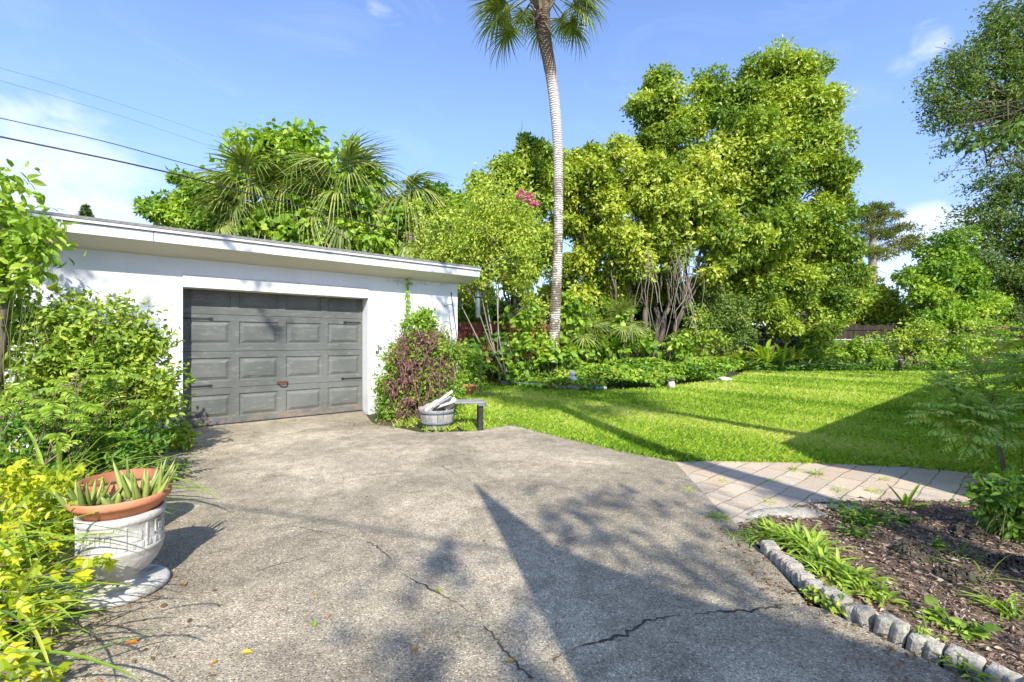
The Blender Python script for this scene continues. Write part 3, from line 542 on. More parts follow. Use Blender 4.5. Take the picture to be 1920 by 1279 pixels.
# thin drooping twigs under that oak
o=[x for x in bpy.data.objects if x.name.startswith('oak_tree')][-1]
r=RNG(14); g=Geo(); gt=Geo()
crown(g,[blob(b,20.5) for b in ((1790,265,36),(1840,280,45),(1890,290,45),(1765,290,14),(1805,315,28),(1860,335,36),(1745,245,18),(1900,340,30),(1830,345,16))],r,10,26,.33,.135,droop=.5,shell=.05,gap=.25,tlo=.0,thi=.6)
for k in range(46):
    a=P(r.uniform(1850,2000),r.uniform(150,330),20.5+r.normal()*.9); b=P(r.uniform(1735,1910),r.uniform(210,360),20.5+r.normal()*.9); limb(gt,a,b,.032,.009,r,.08,7,4)
g.build('drooping_leaves',M['leaf_oak'],o,tuple(o.location)); gt.build('twigs',M['bark'],o,tuple(o.location))
# far pine and the conifer tip
t=thing('pine_tree','distant pine with flat layered tufts standing clear against the low cloud','tree',at(1637,58)); r=RNG(15); g=Geo()
b0=at(1637,58)
g.tube([b0,P(1637,520,58),P(1635,460,58),P(1640,400,58)],[.55,.5,.4,.15],8)
fb=[(1640,395,26,0,.35),(1612,405,22,0,.4),(1665,408,20,0,.35),(1618,432,22,0,.45),(1660,440,26,0,.35),(1695,432,20,0,.35),(1712,447,18,0,.4),(1690,462,24,0,.4),(1655,478,24,0,.35),(1622,470,22,0,.4),(1605,452,18,0,.5),(1640,420,20,0,.4)]
for bb in fb: limb(g,P(1637,bb[1]+25,58),P(bb[0],bb[1],58),.18,.06,r,.05,6,5)
g.build('trunk',M['bark_pale'],t,b0); g=Geo(); crown(g,[blob(b,58) for b in fb],r,14,40,.7,.62,.12,droop=-.15,shell=.1,squash=.4); g.build('crown',M['leaf_needle'],t,b0)
t=thing('conifer_tree','tip of a distant conifer showing above the left of the garage roof','tree',at(161,55)); b0=at(161,55); g=Geo(); r=RNG(16)
g.tube([b0,P(161,386,55)],[.4,.03],6); g.build('trunk',M['bark'],t,b0); g=Geo()
for k in range(11):
    py=388+k*5.5; rp=1+k*2.5
    for s in range(5+k):
        a=s*6.28/(5+k)+k; c=P(161,py,55); d=np.array([math.cos(a),math.sin(a)*.9,.12]); n=12; q=r.random(n)
        leaves(g,RH,c+np.outer(q*rp*55/FPX,d),d+r.normal(size=(n,3))*.4,(0,0,1),.5,.35,r.random(n))
g.build('crown',M['leaf_oak'],t,b0)

# crape myrtle: fan of pale stems, thin foliage, a few pink blooms
t=thing('crape_myrtle','crape myrtle with pale fanning bare stems and one pink flower head','tree',at(948,13.6)); r=RNG(17); b0=at(948,13.6); g=Geo(); tips=[]; mids=[]
for tx,ty in ((800,415),(840,405),(870,380),(905,360),(935,345),(780,455),(960,385),(985,370),(830,470),(890,430),(920,410),(850,440),(800,490),(1000,430),(970,440),(870,520),(995,500),(885,540)):
    f=b0+np.array([r.normal()*.12,r.normal()*.2,0]) if len(mids)<6 else mids[len(mids)%6]; e=P(tx,ty,13.6+r.normal()*.7); m_=f+(e-f)*.45+np.array([0,0,.5 if len(mids)<6 else .15]); mids.append(m_); p=np.array([f,f+(m_-f)*.5+r.normal(size=3)*.06,m_,m_+(e-m_)*.5+r.normal(size=3)*.1,e]); g.tube(p,[.026,.022,.017,.011,.005],5,0,r.random()); tips.append(e)
    for _ in range(5):
        s=p[2]+(e-p[2])*r.random(); e2=s+(e-p[2])*.3*r.random()+r.normal(size=3)*.3; g.tube([s,(s+e2)/2+r.normal(size=3)*.06,e2],[.012,.008,.004],4,0,r.random()); tips.append(e2)
g.build('trunk',M['bark_pale'],t,b0); g=Geo(); crown(g,[(e,.45) for e in tips],r,30,40,.26,.11,.5,shell=.1,yel=.2,gap=.2); g.build('crown',M['leaf_mid'],t,b0)
for px,py in ((978,366),(992,373),(1000,380)):
    g=Geo(); crown(g,[(P(px,py,12.9),(.1,.1,.16))],r,500,30,.06,.06,.8,shell=.1,gap=0); g.build('blossom',M['flower_pink'],t,b0)

# ------------------------------------------------------------------ palms
def palm_trunk_mat():
    m,nt,b,out=newmat('palm_trunk'); co=coord(nt); b.inputs['Roughness'].default_value=.95
    s=node(nt,'ShaderNodeSeparateXYZ'); nt.links.new(co,s.inputs[0])
    n0=noise(nt,co,3.5,6,.65); wv=node(nt,'ShaderNodeTexWave',wave_type='BANDS',bands_direction='Z'); wv.inputs['Scale'].default_value=4.2; wv.inputs['Distortion'].default_value=4.5; wv.inputs['Detail'].default_value=3; wv.inputs['Detail Scale'].default_value=2; nt.links.new(co,wv.inputs['Vector'])
    ring=ramp(nt,wv.outputs['Fac'],[(.0,(.30,.26,.22)),(.35,(.52,.47,.41)),(1,(.62,.57,.50))])
    pat=ramp(nt,noise(nt,coord(nt,(1,1,.6)),3.2,6,.7),[(.45,(0,0,0)),(.53,(1,1,1))])
    mz=node(nt,'ShaderNodeMapRange'); nt.links.new(mathn(nt,'ADD',s.outputs[2],mathn(nt,'MULTIPLY',n0,1.8)),mz.inputs[0]); mz.inputs[1].default_value=10.3; mz.inputs[2].default_value=11.3
    lo=node(nt,'ShaderNodeMapRange'); nt.links.new(s.outputs[2],lo.inputs[0]); lo.inputs[1].default_value=8.2; lo.inputs[2].default_value=5.6
    col=mixc(nt,mathn(nt,'MULTIPLY',pat,lo.outputs[0]),ring,(.17,.135,.10)); col=mixc(nt,mz.outputs[0],col,mixc(nt,wv.outputs['Fac'],(.10,.07,.05),(.22,.16,.115)))
    nt.links.new(col,b.inputs['Base Color']); bump(nt,b,wv.outputs['Fac'],.02,.9); return m
PY=15.
b0=at(1036,PY); t=thing('cabbage_palm','tall cabbage palm with a curved white trunk rising out of the picture','palm',b0); g=Geo(); r=RNG(21)
pp=[(1036,728),(1038,650),(1041,580),(1045,500),(1047,420),(1047,340),(1046.5,290),(1044,240),(1039.5,190),(1034,145),(1027,105),(1021,75),(1018,40),(1017,0)]; rr=[12.5,11,10,9.3,9,9,9.2,9.5,10,10.8,11.8,12.8,13.4,12]
tp=np.array([P(a,b_,PY) for a,b_ in pp]); tp[0,2]=-.1; k=np.linspace(0,len(pp)-1,90); i=np.arange(len(pp))
tps=np.stack([np.interp(k,i,tp[:,c]) for c in range(3)],-1)
for _ in range(3): tps[1:-1]=(tps[:-2]+2*tps[1:-1]+tps[2:])/4
g.tube(tps,np.interp(k,i,rr)*PY/FPX*(1+.02*r.normal(size=90)),16); g.build('trunk',palm_trunk_mat(),t,b0)
hub=P(1017,-22,PY); g=Geo()
for j in range(95):
    a=r.random()*6.28; z=r.uniform(-1.05,.35); rad=.17+.05*r.random()+max(0,z+.9)*.09; c=hub+np.array([math.cos(a)*rad,math.sin(a)*rad,z]); d=np.array([math.cos(a+.35*(j%2*2-1)),math.sin(a+.35*(j%2*2-1)),1.6]); d/=np.linalg.norm(d)
    s=np.cross(d,[math.cos(a),math.sin(a),0]); L=.26+.12*r.random(); wv=.055; o_=np.array([math.cos(a),math.sin(a),0])*.025
    V=[c-s*wv+o_*.2,c+s*wv+o_*.2,c+d*L+s*wv*.55+o_*1.8,c+d*L-s*wv*.55+o_*1.8]; V+= [v-o_*1.4 for v in V]; g.add(V,[[0,1,2,3],[7,6,5,4],[0,4,5,1],[1,5,6,2],[2,6,7,3],[3,7,4,0]],r.random())
for j in range(260):
    a=r.random()*6.28; c=hub+np.array([math.cos(a)*.2,math.sin(a)*.2,r.uniform(-1.25,-.75)]); g.tube([c,c+np.array([math.cos(a)*.06,math.sin(a)*.06,-.05-.12*r.random()])],.006,3,1,r.random())
g.build('leaf_bases',[mat('boot',(.26,.19,.12),(.46,.37,.27),9,.95,tint=.45),M['twig_red']],t,b0)
fm=[]
for s in range(4):
    g=Geo(); fan(g,1.1,1.0,RNG(30+s),36,.25+.1*s); o=g.build('frond',[M['leaf_palm'],M['stem_green']],t); fm.append(o)
used=set()
def put(src,parent,loc,az,el,roll=0,sc_=1,name=None):
    o=src if src.name not in used else src.copy()
    if src.name in used: C.objects.link(o)
    used.add(src.name); o.parent=parent; o.location=loc; o.rotation_euler=(roll,-el,az); o.scale=(sc_,)*3
    return o
hl=hub-b0; n=0
for az,el in ((172,-2),(186,-18),(196,-32),(160,-14),(205,-6),(2,0),(-12,-20),(-22,-34),(12,-10),(-30,-6),(150,-30),(28,-28),(240,-22),(300,-25),(270,-5),(90,-10),(60,0),(120,5),(180,22),(0,24),(45,35),(135,38),(225,30),(315,32),(80,60),(200,65),(320,62),(100,15)):
    put(fm[n%4],t,tuple(hl+np.array([math.cos(R(az))*.22,math.sin(R(az))*.22,-.05+.006*el])),R(az),R(el),R(r.normal()*12),.85+.25*r.random()); n+=1

def small_palm(label,px,py,Y,seed,nf=24,sc_=1.,name='cabbage_palm',group='cabbage palms behind the garage',skirt=5,els=(-55,75),azs=None):
    r=RNG(seed); b0=at(px,Y); hub=P(px,py,Y); t=thing(name,label,'palm',b0,group); g=Geo()
    p=np.array([b0+[0,0,-.1],b0*.5+hub*.5+[.15,.1,0],hub]); g.tube(p,[.2,.17,.2],10); g.build('trunk',M['bark'],t,b0)
    ms=[]
    for s in range(3):
        g=Geo(); fan(g,1.05,1.25,RNG(seed+s+1),34,1.0+.35*s); ms.append(g.build('frond',[M['leaf_palm'],M['stem_green']],t))
    for k in range(nf):
        az=k*137.5+r.normal()*10 if azs is None else azs[k%len(azs)]+r.normal()*14; f=(k+.5)/nf; el=els[1]+(els[0]-els[1])*f**.9
        put(ms[k%3],t,tuple(hub-b0+np.array([0,0,.25-.5*f])),R(az),R(el),R(r.normal()*15),sc_*(.8+.3*r.random()))
    if skirt:
        g=Geo(); fan(g,.7,1.1,RNG(seed+9),26,.9,dead=True); dm_=g.build('dead_frond',[M['leaf_dead'],M['leaf_dead']],t)
        for k in range(skirt): put(dm_,t,tuple(hub-b0+np.array([0,0,-.3])),R(r.random()*360),R(-72+r.normal()*6),0,sc_*(.8+.3*r.random()))
    return t
small_palm('vine grown cabbage palm, left of the two largest behind the garage',478,388,16.3,40,26,.98)
small_palm('cabbage palm with drooping fronds in the middle of the clump behind the garage',548,378,16.8,50,22,.95)
small_palm('cabbage palm at the right of the clump, one frond arching right against the sky',655,372,16.0,60,28,1.0)
small_palm('small cabbage palm peeping out beside the right of the clump',722,385,16.2,70,9,1.0,skirt=2,azs=(0,10,-15,30,-30),els=(-35,45))
small_palm('low palm of hanging straw coloured dead fronds above the garage roof',770,440,15.2,80,4,.7,skirt=11,els=(-40,10))
# vines smothering the palms
def vine(label,blobs,Y,seed,leaf='leaf_vine',T=HE,ls=.2,name='vine',group=None,dens=30,per=40,stem=True,cat='vine',cr=.35,**kw):
    r=RNG(seed); bl=[blob(b,Y) for b in blobs]; c0=np.mean([b[0] for b in bl],0); b0=np.array([c0[0],c0[1],0.]); t=thing(name,label,cat,b0,group)
    g=Geo()
    for c,rr_ in bl:
        for _ in range(3): limb(g,np.array([c[0]+r.normal()*.2,c[1],max(0,c[2]-2.2*rr_[2])]),c+r.normal(size=3)*rr_[0]*.5,.012,.005,r,.12,8,4)
    g.build('stems',M['twig'],t,b0); g=Geo(); crown(g,bl,r,dens,per,cr,ls,T=T,wid=.8,**kw); g.build('foliage',M[leaf],t,b0); return t
vine('heart leaved vine covering the palms above the garage roof, below the left palm',[(520,430,40),(480,455,30),(560,440,38),(600,455,28),(545,400,28)],15.3,90,ls=.22,yel=.05)
vine('heart leaved vine climbing up through the crown of the left palms',[(545,285,32),(515,300,30),(575,305,32),(605,335,30),(530,340,28),(470,300,22),(440,345,28),(590,370,34),(500,272,28),(560,262,30),(430,320,26),(700,330,20),(470,275,20),(620,300,24),(660,290,18)],15.9,91,ls=.2,yel=.1)
vine('heart leaved vine hanging over the right of the palm clump above the roof',[(650,440,34),(690,440,36),(730,450,30),(700,400,30),(640,390,30),(745,410,24),(610,420,30),(660,360,22)],15.3,92,ls=.2,yel=.1)
# ------------------------------------------------------------------ fences
def fence(name,label,pts,ht,m,seed,bw=.14,gapf=.02,post=2.4,topcap=0.):
    r=RNG(seed); pts=np.array(pts,float); b0=np.array([pts[0,0],pts[0,1],0]); t=thing(name,label,'fence',b0); g=Geo(); gr=Geo(); posts=[]
    for a,b in zip(pts[:-1],pts[1:]):
        L=np.linalg.norm(b-a); d=(b-a)/L; rz=math.atan2(d[1],d[0]); n=int(L/(bw+gapf)); nn=np.array([d[1],-d[0]])
        for k in range(n):
            c=a+d*(k+.5)*(L/n); h=ht*(1+.012*r.normal()); g.box((c[0],c[1],h/2),(bw*(1+.03*r.normal()),.02,h),rz,tint=r.random())
        for z in (ht*.2,ht*.55,ht*.9):
            c=(a+b)/2-nn*.032; gr.box((c[0],c[1],z),(L,.04,.09),rz,tint=r.random())
        if topcap:
            c=(a+b)/2+nn*.03; gr.box((c[0],c[1],ht*.9),(L,.036,.1),rz,tint=.6)
        for s in np.arange(0,L+.1,post): c=a+d*s-nn*.1; posts.append((c[0],c[1],rz))
    g.build('boards',m,t,b0); gr.build('rails',m,t,b0)
    for x,y,rz in posts:
        g=Geo(); g.box((x,y,ht*.5-.02),(.1,.1,ht-.02),rz,tint=r.random()); g.build('post',m,t,b0)
    return t
A=at(835,14.6)[:2]; B=at(1125,19.2)[:2]; D=at(1292,24.5)[:2]; E=at(1960,23.5)[:2]
fence('wooden_fence','reddish brown board fence behind the crape myrtle and palm trunk',[A,B],1.97,M['fence_red'],31,topcap=1)
fence('wooden_fence','weathered board fence, its colour darkened for tree shade, closing the far end of the lawn',[B,D,E,(36,22)],2.2,M['fence_old_shaded'],32,gapf=.003,topcap=1)
t=thing('chain_link_fence','low galvanised chain link fence in front of the weathered board fence','fence',at(1270,22.3)); b0=at(1270,22.3)
ca,cb=at(1250,22.3),at(2000,21.6); g=Geo(); zr=1.42
g.tube([ca+[0,0,zr],cb+[0,0,zr-.02]],.025,6); g.build('top_rail',M['galv'],t,b0)
for k in np.linspace(0,1,9):
    p=ca+(cb-ca)*k; g=Geo(); g.tube([p,p+[0,0,zr+.04]],.03,8); g.lathe([(.035,0),(.03,.04),(0,.05)],8,p+[0,0,zr+.03]); g.build('post',M['galv'],t,b0)
g=Geo(); L=np.linalg.norm(cb-ca); dd=(cb-ca)/L
for s in np.arange(-1.3,L,.12):
    for sg in (1,-1):
        s0,s1=(s,s+1.36) if sg>0 else (s+1.36,s); z0,z1=.05,zr-.03
        lo,hi=max(0,min(s0,s1)),min(L,max(s0,s1))
        f=lambda x:(z0+(x-s0)/(s1-s0)*(z1-z0)); g.tube([ca+dd*lo+[0,0,f(lo)],ca+dd*hi+[0,0,f(hi)]],.003,3,cap=False)
g.build('wire_mesh',M['galv'],t,b0)
# neighbour's shed behind the red fence
c=at(868,17.5); t=thing('neighbour_shed','low reddish shed with white trim just above the red fence','shed',c); g=Geo(); g.box((c[0]-.3,c[1]+1,1.15),(2.0,2,2.3)); g.build('wall',M['fence_red'],t,c); g=Geo(); g.box((c[0]-.3,c[1]-.04,1.95),(2.06,.06,.07)); g.box((c[0]-.3,c[1]+.9,2.34),(2.3,2.4,.08)); g.build('trim',M['trim_white'],t,c)
# utility pole and wires
c=at(1683,34); t=thing('utility_pole','thin grey utility pole showing between the trees beyond the fence','pole',c); g=Geo(); g.tube([c,P(1683,512,34)],[.12,.08],8); g.build('shaft',M['galv'],t,c); g=Geo(); q0=P(1683,518,34); g.box(q0,(.9,.08,.1)); g.build('crossarm',M['wood_grey'],t,c)
def wire(label,pts,rad,seed):
    p=np.array([P(*q_) for q_ in pts]); k=np.linspace(0,len(p)-1,60); i=np.arange(len(p)); q_=np.stack([np.interp(k,i,p[:,c]) for c in range(3)],-1)
    for _ in range(6): q_[1:-1]=(q_[:-2]+2*q_[1:-1]+q_[2:])/4
    g=Geo(); g.tube(q_,rad,5); props(g.build('power_line',M['wire']),label,'wire')
wire('thick black power line, lowest of the wires crossing the left sky',[(-160,224,9.3),(0,257,10),(200,298,11),(330,327,12),(480,367,13.2),(640,407,14.2),(800,450,15),(1000,500,17)],.02,1)
wire('thin dark power line just above the thick one in the left sky',[(-160,187,9.5),(0,222,10),(200,266,11),(370,314,12.2),(500,345,13.2),(640,380,14.3),(800,425,15.2),(1000,480,17)],.011,2)
wire('faint hairline wire, upper of the two highest in the left sky',[(-100,92,11),(0,128,12),(100,156,13),(240,200,15),(420,262,18)],.0035,3)
wire('faint hairline wire, lower of the two highest in the left sky',[(-100,120,11),(0,152,12),(100,180,13),(240,222,15),(420,284,18)],.0035,4)
wire('thin wire from the grey utility pole off to the upper right',[(1683,520,34),(1640,506,33),(1560,480,31)],.012,5)
g=Geo(); g.tube([(-14,.05,6.9),(-11,-.6,6.45),(-8,-1.25,6.1),(-5.5,-1.8,5.85),(-3,-2.33,5.65),(-1.2,-2.72,5.5),(.4,-3.07,5.35),(1.8,-3.37,5.15),(3.0,-3.62,4.9)],.013,6); props(g.build('power_line',M['wire']),'black service cable running to the house wing and shading the drive','wire')
# ------------------------------------------------------------------ shade trees behind the viewpoint
def shade(name,label,base,blobs,seed,dens,per,ls,r0=.16,leaf='leaf_oak',cr=.4,gap=.3):
    r=RNG(seed); t=thing(name,label,'tree',base,'trees that shade the yard'); g=Geo(); base=np.array(base,float); cs=np.array([b[0] for b in blobs],float); f=base+(cs.mean(0)-base)*np.array([.3,.3,.55]); limb(g,base,f,r0,r0*.7,r,.04,7,8)
    for c in cs: limb(g,f,c,r0*.45,r0*.1,r,.1,7,5)
    g.build('trunk',M['bark'],t,base); g=Geo(); crown(g,[(np.array(c,float),q_) for c,q_ in blobs],r,dens,per,cr,ls,shell=.1,gap=gap); g.build('crown',M[leaf],t,base)
def shp(gx,gy,z): return (gx+.299*z,gy-1.198*z,z)
shade('shade_tree','oak casting dappled shade on the driveway',(5.2,-9,0),[(shp(.9,3.2,8.2),(.9,.5,.5)),(shp(1.3,3.9,8.6),(.5,.35,.4)),(shp(.4,3.6,8.4),(.5,.3,.35)),(shp(1.3,2.5,8),(.8,.5,.5)),(shp(.7,2.6,8.3),(.6,.4,.4)),(shp(-.25,2.2,8.4),(.28,.25,.4)),(shp(-.2,1.75,8.1),(.35,.3,.25)),(shp(2.9,3.35,8.4),(.4,.25,.35)),(shp(3.3,2.9,8.2),(.7,.5,.5)),(shp(2.3,4.1,8.7),(.35,.25,.25))],101,9,40,.16,cr=.24)
shade('shade_tree','sparse tree casting soft mottled shade on the top of the garage wall',(-8,-5,0),[((-3.4,-2.9,9.6),(.8,.4,.22)),((-1.9,-1.9,9.7),(.5,.4,.18)),((.6,.7,9.6),(.35,.3,.25))],103,7,30,.16,r0=.05,cr=.2)
shade('shade_tree','broad tree casting shade on the far right of the lawn',(17,8,0),[(shp(13,16.8,6),(1.6,.5,.5)),(shp(10.5,19.3,6.5),(1.2,.4,.3))],102,16,50,.2)
def shade_palm(label,pts,seed):
    p=np.array(pts,float); t=thing('shade_palm',label,'palm',p[0],'trees that shade the yard'); g=Geo(); k=np.linspace(0,len(p)-1,30); i=np.arange(len(p)); g.tube(np.stack([np.interp(k,i,p[:,c]) for c in range(3)],-1),.15,10); g.build('trunk',M['bark_pale'],t,p[0])
    g=Geo(); fan(g,1.05,1.1,RNG(seed),30,.5); m_=g.build('frond',[M['leaf_palm'],M['stem_green']],t); r=RNG(seed)
    for k in range(22): put(m_,t,tuple(p[-1]-p[0]),R(k*137.5),R(60-110*k/22),R(r.normal()*15),.9)
shade_palm('palm whose trunk shadow crosses the path and lawn',[(4.25,-2.3,0),(4.15,-2.22,5),(3.74,-2.3,6.5),(3.75,-2.25,9),(3.8,-2.2,11.8)],111)
shade_palm('leaning palm whose shadow falls on the middle of the lawn',[(7.4,-2.2,0),(6.3,-2.5,7.5),(5.5,-3.7,11.3),(5.3,-3.9,12)],112)
# ------------------------------------------------------------------ shrubs and small things by the garage
def shrub(name,label,cat,base,blobs,Y,seed,leaf,T=OV,ls=.07,wid=.5,dens=60,per=26,cr=.13,stems=10,sr=.012,group=None,bark='twig',blobsw=None,**kw):
    r=RNG(seed); base=np.array([base[0],base[1],0.]); t=thing(name,label,cat,base,group); bl=blobsw or [blob(b,Y) for b in blobs]; g=Geo()
    for c,rr_ in bl:
        for _ in range(max(2,stems//len(bl)+1)):
            e=np.asarray(c)+rdir(r,1)[0]*np.asarray(rr_)*.9; s=base+np.array([r.normal()*.1,r.normal()*.1,0])+(np.array([e[0],e[1],0])-base)*.3; limb(g,s,e,sr,sr*.3,r,.07,6,4)
    g.build('stems',M[bark],t,base); g=Geo(); crown(g,bl,r,dens,per,cr,ls,wid,T=T,**kw); g.build('foliage',M[leaf],t,base); return t
t=shrub('vine_shrub','vine covered shrub with brown tangled stems against the white wall right of the garage door','shrub',(-1.6,8.0),
  [(790,625,36),(760,670,40),(815,665,44),(745,715,36),(790,715,44),(833,715,34),(770,755,40),(815,755,38),(738,765,28),(845,668,20),(800,600,18),(850,745,16),(728,735,14)],8.0,200,'leaf_vine',ls=.06,dens=900,per=36,cr=.1,yel=0,gap=.2)
r=RNG(201); g=Geo(); b0=np.array([-1.6,8.0,0])
for k in range(380):
    px,py=(r.uniform(728,812),r.uniform(615,772)) if r.random()<.75 else (r.uniform(795,850),r.uniform(610,720))
    if py<690 and px<750: px+=22
    s=P(px,py,7.55+.5*r.random()); e=s+np.array([r.normal()*.1,r.normal()*.08-.05,-.12-.28*r.random()]); m_=(s+e)/2+np.array([r.normal()*.05,-.06*r.random(),.07+.04*r.normal()]); g.tube([s,m_,e],[.005,.006,.0035],3,0,r.random(),cap=False)
for k in range(26):
    s=P(r.uniform(740,830),790,7.5+.5*r.random()); s[2]=0; e=P(r.uniform(735,845),r.uniform(610,700),7.7+.4*r.random()); limb(g,s,e,.012,.005,r,.06,7,4)
g.build('bare_stems',M['twig_red'],t,b0); g=Geo(); crown(g,[blob(b_,7.75) for b_ in ((755,660,26),(780,690,34),(765,740,32),(800,640,22),(830,690,20),(790,760,24),(740,715,22))],RNG(204),420,26,.1,.055,yel=0,gap=.2); g.build('withered_leaves',M['leaf_plum'],t,b0)
r=RNG(202); g=Geo()
for k in range(46):
    tt=2.95+.55*r.random()**1.5; z=.2+1.1*r.random(); leaves(g,OV,W(tt,-.02,z),np.array([r.normal(),r.normal(),r.normal()-.6]),np.array([.638,-.77,.2]),.05+.03*r.random(),.5,r.random()*.5)
for k in range(5): g.tube([W(3.4+.1*k,-.02,.3+.2*k),W(3.1,-.012,.5+.18*k),W(2.95,-.012,.42+.22*k)],.004,3,1)
g.build('creeping_leaves',[M['leaf_deep'],M['twig']],t,b0)
t=thing('hanging_vine','yellow green vine strand hanging from the soffit above the shrub','vine',W(3.62,-.03,2.55)); b0=W(3.62,-.03,2.55); g=Geo(); r=RNG(203)
pt=np.array([W(3.60+.02*math.sin(k*1.3),-.05-.01*(k%2),2.56-.075*k) for k in range(12)]); g.tube(pt,.004,3,1)
for p_ in pt: leaves(g,HE,p_+r.normal(size=(4,3))*.02,np.array([.4,-.4,-.8])+r.normal(size=(4,3))*.5,np.array([.6,-.7,.4]),.04+.03*r.random(4),.8,.3+.5*r.random(4))
g.build('leaves',[M['leaf_vine'],M['twig']],t,b0); g=Geo()
for k in range(24): s=W(3.2+1.3*r.random(),-.012,2.56-.02*r.random()); g.tube([s,s+np.array([.03*r.normal(),-.004,-.06*r.random()]),s+np.array([.06*r.normal(),-.004,-.12*r.random()])],.0022,3)
g.build('rootlets',M['twig'],t,b0)
# half barrel with boards
bc=np.array([-1.165,7.08,0]); t=thing('half_barrel','weathered grey half barrel planter filled with offcuts beside the vine shrub','planter',bc); g=Geo()
for k in range(18):
    a0,a1=k*2*math.pi/18+.012,(k+1)*2*math.pi/18-.012; V=[]
    for z,rr_ in ((0,.205),(.1,.245),(.2,.268),(.30,.278)):
        for a in (a0,(a0+a1)/2,a1): V.append((rr_*math.cos(a),rr_*math.sin(a),z))
        for a in (a0,(a0+a1)/2,a1): V.append(((rr_-.025)*math.cos(a),(rr_-.025)*math.sin(a),z))
    F=[]
    for i in range(3):
        for j in range(2): F+=[[i*6+j,i*6+j+1,i*6+j+7,i*6+j+6],[i*6+j+4,i*6+j+3,i*6+j+9,i*6+j+10]]
        F+=[[i*6,i*6+6,i*6+9,i*6+3],[i*6+2,i*6+5,i*6+11,i*6+8]]
    F+=[[18,19,22,21],[19,20,23,22]]; g.add(np.array(V)+bc,F,k*.37%1)
g.build('staves',mat('stave',(.33,.32,.29),(.50,.48,.44),5,.85,.003,30,(6,6,1),tint=.35),t,bc)
for z,rr_ in ((.10,.247),(.262,.277)):
    g=Geo(); g.lathe([(rr_,z-.018),(rr_+.006,z-.018),(rr_+.009,z+.018),(rr_+.003,z+.018)],36,bc); g.build('hoop',M['grey_plastic'],t,bc)
g=Geo(); g.lathe([(.0,.22),(.24,.21)],20,bc); g.build('fill',M['soil'],t,bc)
def bit(name,label,cat,m,c,d,rz,tilt,bev=.006,grp='offcuts piled in the half barrel'):
    b0=np.array(c,float); g=Geo(); g.box(b0,d,rz,bevel=bev,tilt=tilt); o=g.build(name,m,None,b0); props(o,label,cat,grp)
bit('board','long pale board lying slantwise on top of the half barrel','board',M['wood_pale'],bc+[.04,-.1,.43],(.52,.13,.035),.15,(-.62,'Y'))
bit('board','short broad tan board under the long slanting one','board',M['wood_pale'],bc+[.12,-.02,.36],(.36,.17,.04),-.3,(-.35,'Y'))
bit('board','grey board end propped at the back of the half barrel','board',M['wood_grey'],bc+[.05,.12,.36],(.38,.1,.04),.5,(-.5,'Y'))
for k,(dx,dy,dz,lab) in enumerate(((-.15,-.1,.33,'broken pale log chunk at the left rim of the half barrel'),(-.06,-.12,.35,'grey barked log chunk in front under the long board'),(.2,.02,.36,'split log chunk sticking out right of the half barrel'))):
    r=RNG(210+k); p0=bc+[dx,dy,dz]; e=nrm(np.array([[.8,.1,.25+.3*k]]))[0]; g=Geo(); n=7; s=np.linspace(-.11,.11,n)[:,None]; g.tube(p0+s*e+r.normal(size=(n,3))*.006,.05*(1+.12*r.normal(size=n)),9); o=g.build('log_chunk',[M['bark_pale'],M['wood_grey'],M['wood_pale']][k],None,p0); props(o,lab,'log','offcuts piled in the half barrel')
# little bench
b0=np.array([-.62,6.86,0]); t=thing('garden_bench','small dark bench with a worn grey top between the half barrel and the lawn','bench',b0)
g=Geo(); g.box(b0+[-.03,.18,.415],(.44,.40,.022),.06,bevel=.008); g.build('seat',M['greystone'],t,b0); g=Geo(); g.box(b0+[.175,.02,.392],(.13,.2,.03),.06,bevel=.005); g.build('bracket',M['grey_plastic'],t,b0)
for x,y_ in ((-.36,.40),(.14,0.)): g=Geo(); g.box(b0+[x,y_,.195],(.075,.10,.39),.35,bevel=.004); g.box(b0+[x,y_,.012],(.09,.115,.024),.35,bevel=.004); g.build('leg',M['dark_metal'],t,b0)
# shepherd's hook and bird feeder
b0=np.array([-.98,9.32,0]); t=thing('plant_hook','tall thin black garden hook leaning at the white garage corner','hook',b0); g=Geo(); top=P(846,552,9.25); g.tube([b0+[0,0,-.1],(b0+top)/2+[.02,0,0],top],.011,6); g.lathe([(.011,0),(.02,.015),(.011,.03),(.0,.035)],8,top); g.build('pole',M['dark_metal'],t,b0)
g=Geo(); a=P(850,573,9.25); g.tube([a,a+[-.06,-.01,.02],a+[-.12,-.02,.0],a+[-.155,-.02,-.035],a+[-.185,-.02,-.02],a+[-.18,-.02,.02]],.007,5); g.build('hook_arm',M['dark_metal'],t,b0)
f0=P(896,597,11.6); t=thing('bird_feeder','grey tube bird feeder with a dark green cap hanging by the red fence','bird feeder',f0); g=Geo()
g.lathe([(.055,.02),(.06,.04),(.06,.53),(.055,.54)],16,f0); g.build('tube',mat('feeder_tube',(.08,.10,.10),(.14,.17,.17),6,.25,spec=.5),t,f0)
g=Geo(); g.lathe([(.0,.70),(.02,.69),(.05,.60),(.095,.545),(.09,.53),(.0,.53)],16,f0); g.build('cap',mat('feeder_cap',(.03,.07,.065),(.05,.10,.09),6,.4),t,f0)
g=Geo(); g.lathe([(0,-.01),(.07,-.01),(.075,.015),(.06,.03),(0,.03)],16,f0)
for z in (.12,.27,.40):
    for a in (.4,2.5,4.6): g.tube([f0+[.055*math.cos(a),.055*math.sin(a),z],f0+[.11*math.cos(a),.11*math.sin(a),z]],.006,4)
g.build('base',M['dark_metal'],t,f0); g=Geo(); e=P(896,520,12.6); g.tube([f0+[0,0,.69],(f0+[0,0,.69]+e)/2,e],.003,3); g.build('hanging_wire',M['wire'],t,f0)
